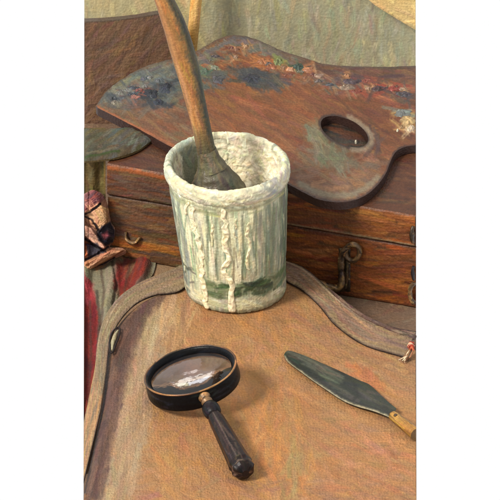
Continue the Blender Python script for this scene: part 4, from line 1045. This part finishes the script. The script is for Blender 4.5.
# ================================================================== PALETTE KNIFE
kn = empty('palette_knife', P(350, 392, 0), 'palette knife with dark steel blade and yellow wooden handle on the tan leather', 'knife')
upper = catmull([(283.8, 355), (286, 351.5), (291, 351), (303, 355), (315, 360), (339, 370.5), (358, 379.5), (366, 383), (371, 386.5), (381, 396.5), (388.5, 404), (396, 410.5)], 1.2)
lower = catmull([(391.5, 420.5), (386, 417.5), (378, 413.8), (369, 410.3), (350, 403.8), (341, 399.5), (333, 394.5), (315, 382.5), (300, 371.5), (288, 362.3), (283.8, 355)], 1.2)
ZK = 4.0
op = np.vstack([upper, lower[:-1]])
plan = np.array([P(a, b, ZK)[:2] for a, b in op])
V, T, rings = cdt(plan*sq, step=0.9); V = V/sq
px = np.c_[V[:, 0]+250, 500-CE*ZK-SE*V[:, 1]]
p = Paint(px, c(62, 66, 54), 131)
bp2 = rect(280, 348, 398, 424)
p.strokes(220, bp2, 0.48, 0.12, 22, 4, [c(66, 70, 56), c(54, 58, 50), c(80, 80, 64), c(48, 50, 46), c(90, 88, 72)], 0.65, 0.35)
p.strokes(20, [(284, 352), (300, 354), (340, 374), (330, 380), (300, 366)], 0.5, 0.1, 16, 4, [c(100, 100, 84), c(88, 90, 76)], 0.6, 0.3)
p.line([(340, 372), (354, 384), (358, 396), (352, 402)], 2.5, c(50, 52, 46), 0.6)
p.line([tuple(q) for q in lower[:-2]], 1.7, c(196, 178, 140), 0.85, 0.5)
p.line([tuple(q) for q in lower[2:-4]+np.array([1.2, -2.6])], 1.2, c(52, 50, 46), 0.7)
d = edge_dist(np.vstack([plan, plan[:1]]), V)
z = ZK+np.clip(d/4, 0, 1)*0.8+p.h*0.4+np.clip((px[:, 0]-360)/40, 0, 1)*3
slab(V, T, rings, z, ZK-0.5+np.clip((px[:, 0]-360)/40, 0, 1)*3, p.col, c(60, 56, 48)).build('blade', M_steel, kn)
# handle cut square at the right end of the set
hp0, hp1 = P(391.5, 414.3, 8), P(416, 434, 8)
ax = hp1-hp0; Lh = np.linalg.norm(ax)
cp = np.array([hp0+ax*t for t in np.linspace(0, 1, 44)]); nn = len(cp)
G = tube(cp, np.interp(np.linspace(0, 1, nn), [0, 0.04, 0.12, 1], [3.8, 4.8, 5.2, 6.6]), ns=48)
G[:, :, 0] = np.clip(G[:, :, 0], None, XR)
uvh = np.stack([np.repeat(np.arange(nn)*Lh/nn, 48), np.tile(np.arange(48)*1.0, nn)], 1)
p = Paint(uvh, c(176, 126, 52), 133)
p.strokes(90, rect(0, 0, Lh, 48), 0, 0.1, 24, 3.5, [c(184, 134, 54), c(160, 110, 46), c(200, 152, 70), c(138, 96, 44), c(190, 146, 76)], 0.7, 0)
th_ = np.arange(48)/48*2*math.pi
upz = np.tile((G[nn//2, :, 2]-G[nn//2, :, 2].mean())/7.0, nn); p.col *= (0.72+0.28*np.clip(upz+0.7, 0, 1))[:, None]  # shade of the underside multiplied into the handle colour
p.line([(0, 0), (0, 48)], 3, c(76, 56, 38), 0.85)
mb = MB(); C3 = p.col.reshape(nn, 48, 3)
mb.grid(np.concatenate([G, G[:, :1]], 1), np.concatenate([C3, C3[:, :1]], 1).reshape(-1, 3), flip=True)
for e in (0, nn-1):
    mb.add(np.vstack([G[e], G[e].mean(0)[None]]), [(i, (i+1) % 48, 48) for i in range(48)], C3[e].mean(0)*0.9)
mb.build('handle', M_wood, kn)
rv = P(395.3, 414.6, 13.2); rp = np.array([rv+np.array([0, 0, t]) for t in (-1.0, 0, 0.6, 1.0)])
mb = MB(); add_tube(mb, rp, [2.0, 2.0, 1.6, 0.6], c(96, 74, 50), ns=14); mb.build('rivet', M_brass, kn)

# ================================================================== LIGHT, WORLD, CAMERA
w = bpy.data.worlds.new('World'); scene.world = w; w.use_nodes = True
bg = w.node_tree.nodes['Background']; bg.inputs['Color'].default_value = (1, 1, 1, 1); bg.inputs['Strength'].default_value = 1.0
sun = bpy.data.lights.new('key_light', 'SUN'); sun.energy = 4.6; sun.angle = math.radians(15); sun.color = (1.0, 0.96, 0.88)
so_ = bpy.data.objects.new('key_light', sun); COL.objects.link(so_)
so_.rotation_euler = (Vector((0.62, 0.42, -0.72))).to_track_quat('-Z', 'Y').to_euler()

# two unseen area lamps added up behind the set on the left for lens glints
for k, d_ in enumerate(((-0.30, 0.754, 0.584), (-0.16, 0.775, 0.613))):
    ld = bpy.data.lights.new('glint_lamp', 'AREA'); ld.shape = 'RECTANGLE'; ld.size = 0.15; ld.size_y = 0.11
    ld.energy = 0.42*(1.0 if k == 0 else 0.8); ld.color = (1.0, 0.97, 0.9)
    lo = bpy.data.objects.new('glint_lamp', ld); COL.objects.link(lo)
    lo.location = Vector(MC*S)+Vector(d_)*1.2
    lo.rotation_euler = (-Vector(d_)).to_track_quat('-Z', 'Y').to_euler()

cam = bpy.data.cameras.new('camera'); co = bpy.data.objects.new('camera', cam); COL.objects.link(co)
D = 120.0; tgt = np.array([0, 500.0, 0])*S
co.location = Vector(tgt+D*np.array([0, -CE, SE]))
co.rotation_euler = (math.radians(60), 0, 0)
cam.sensor_width = 36; cam.lens = 36*D/(500*S); cam.clip_start = 1.0; cam.clip_end = 400
scene.camera = co
scene.view_settings.view_transform = 'Standard'; scene.view_settings.look = 'None'; scene.view_settings.exposure = 0
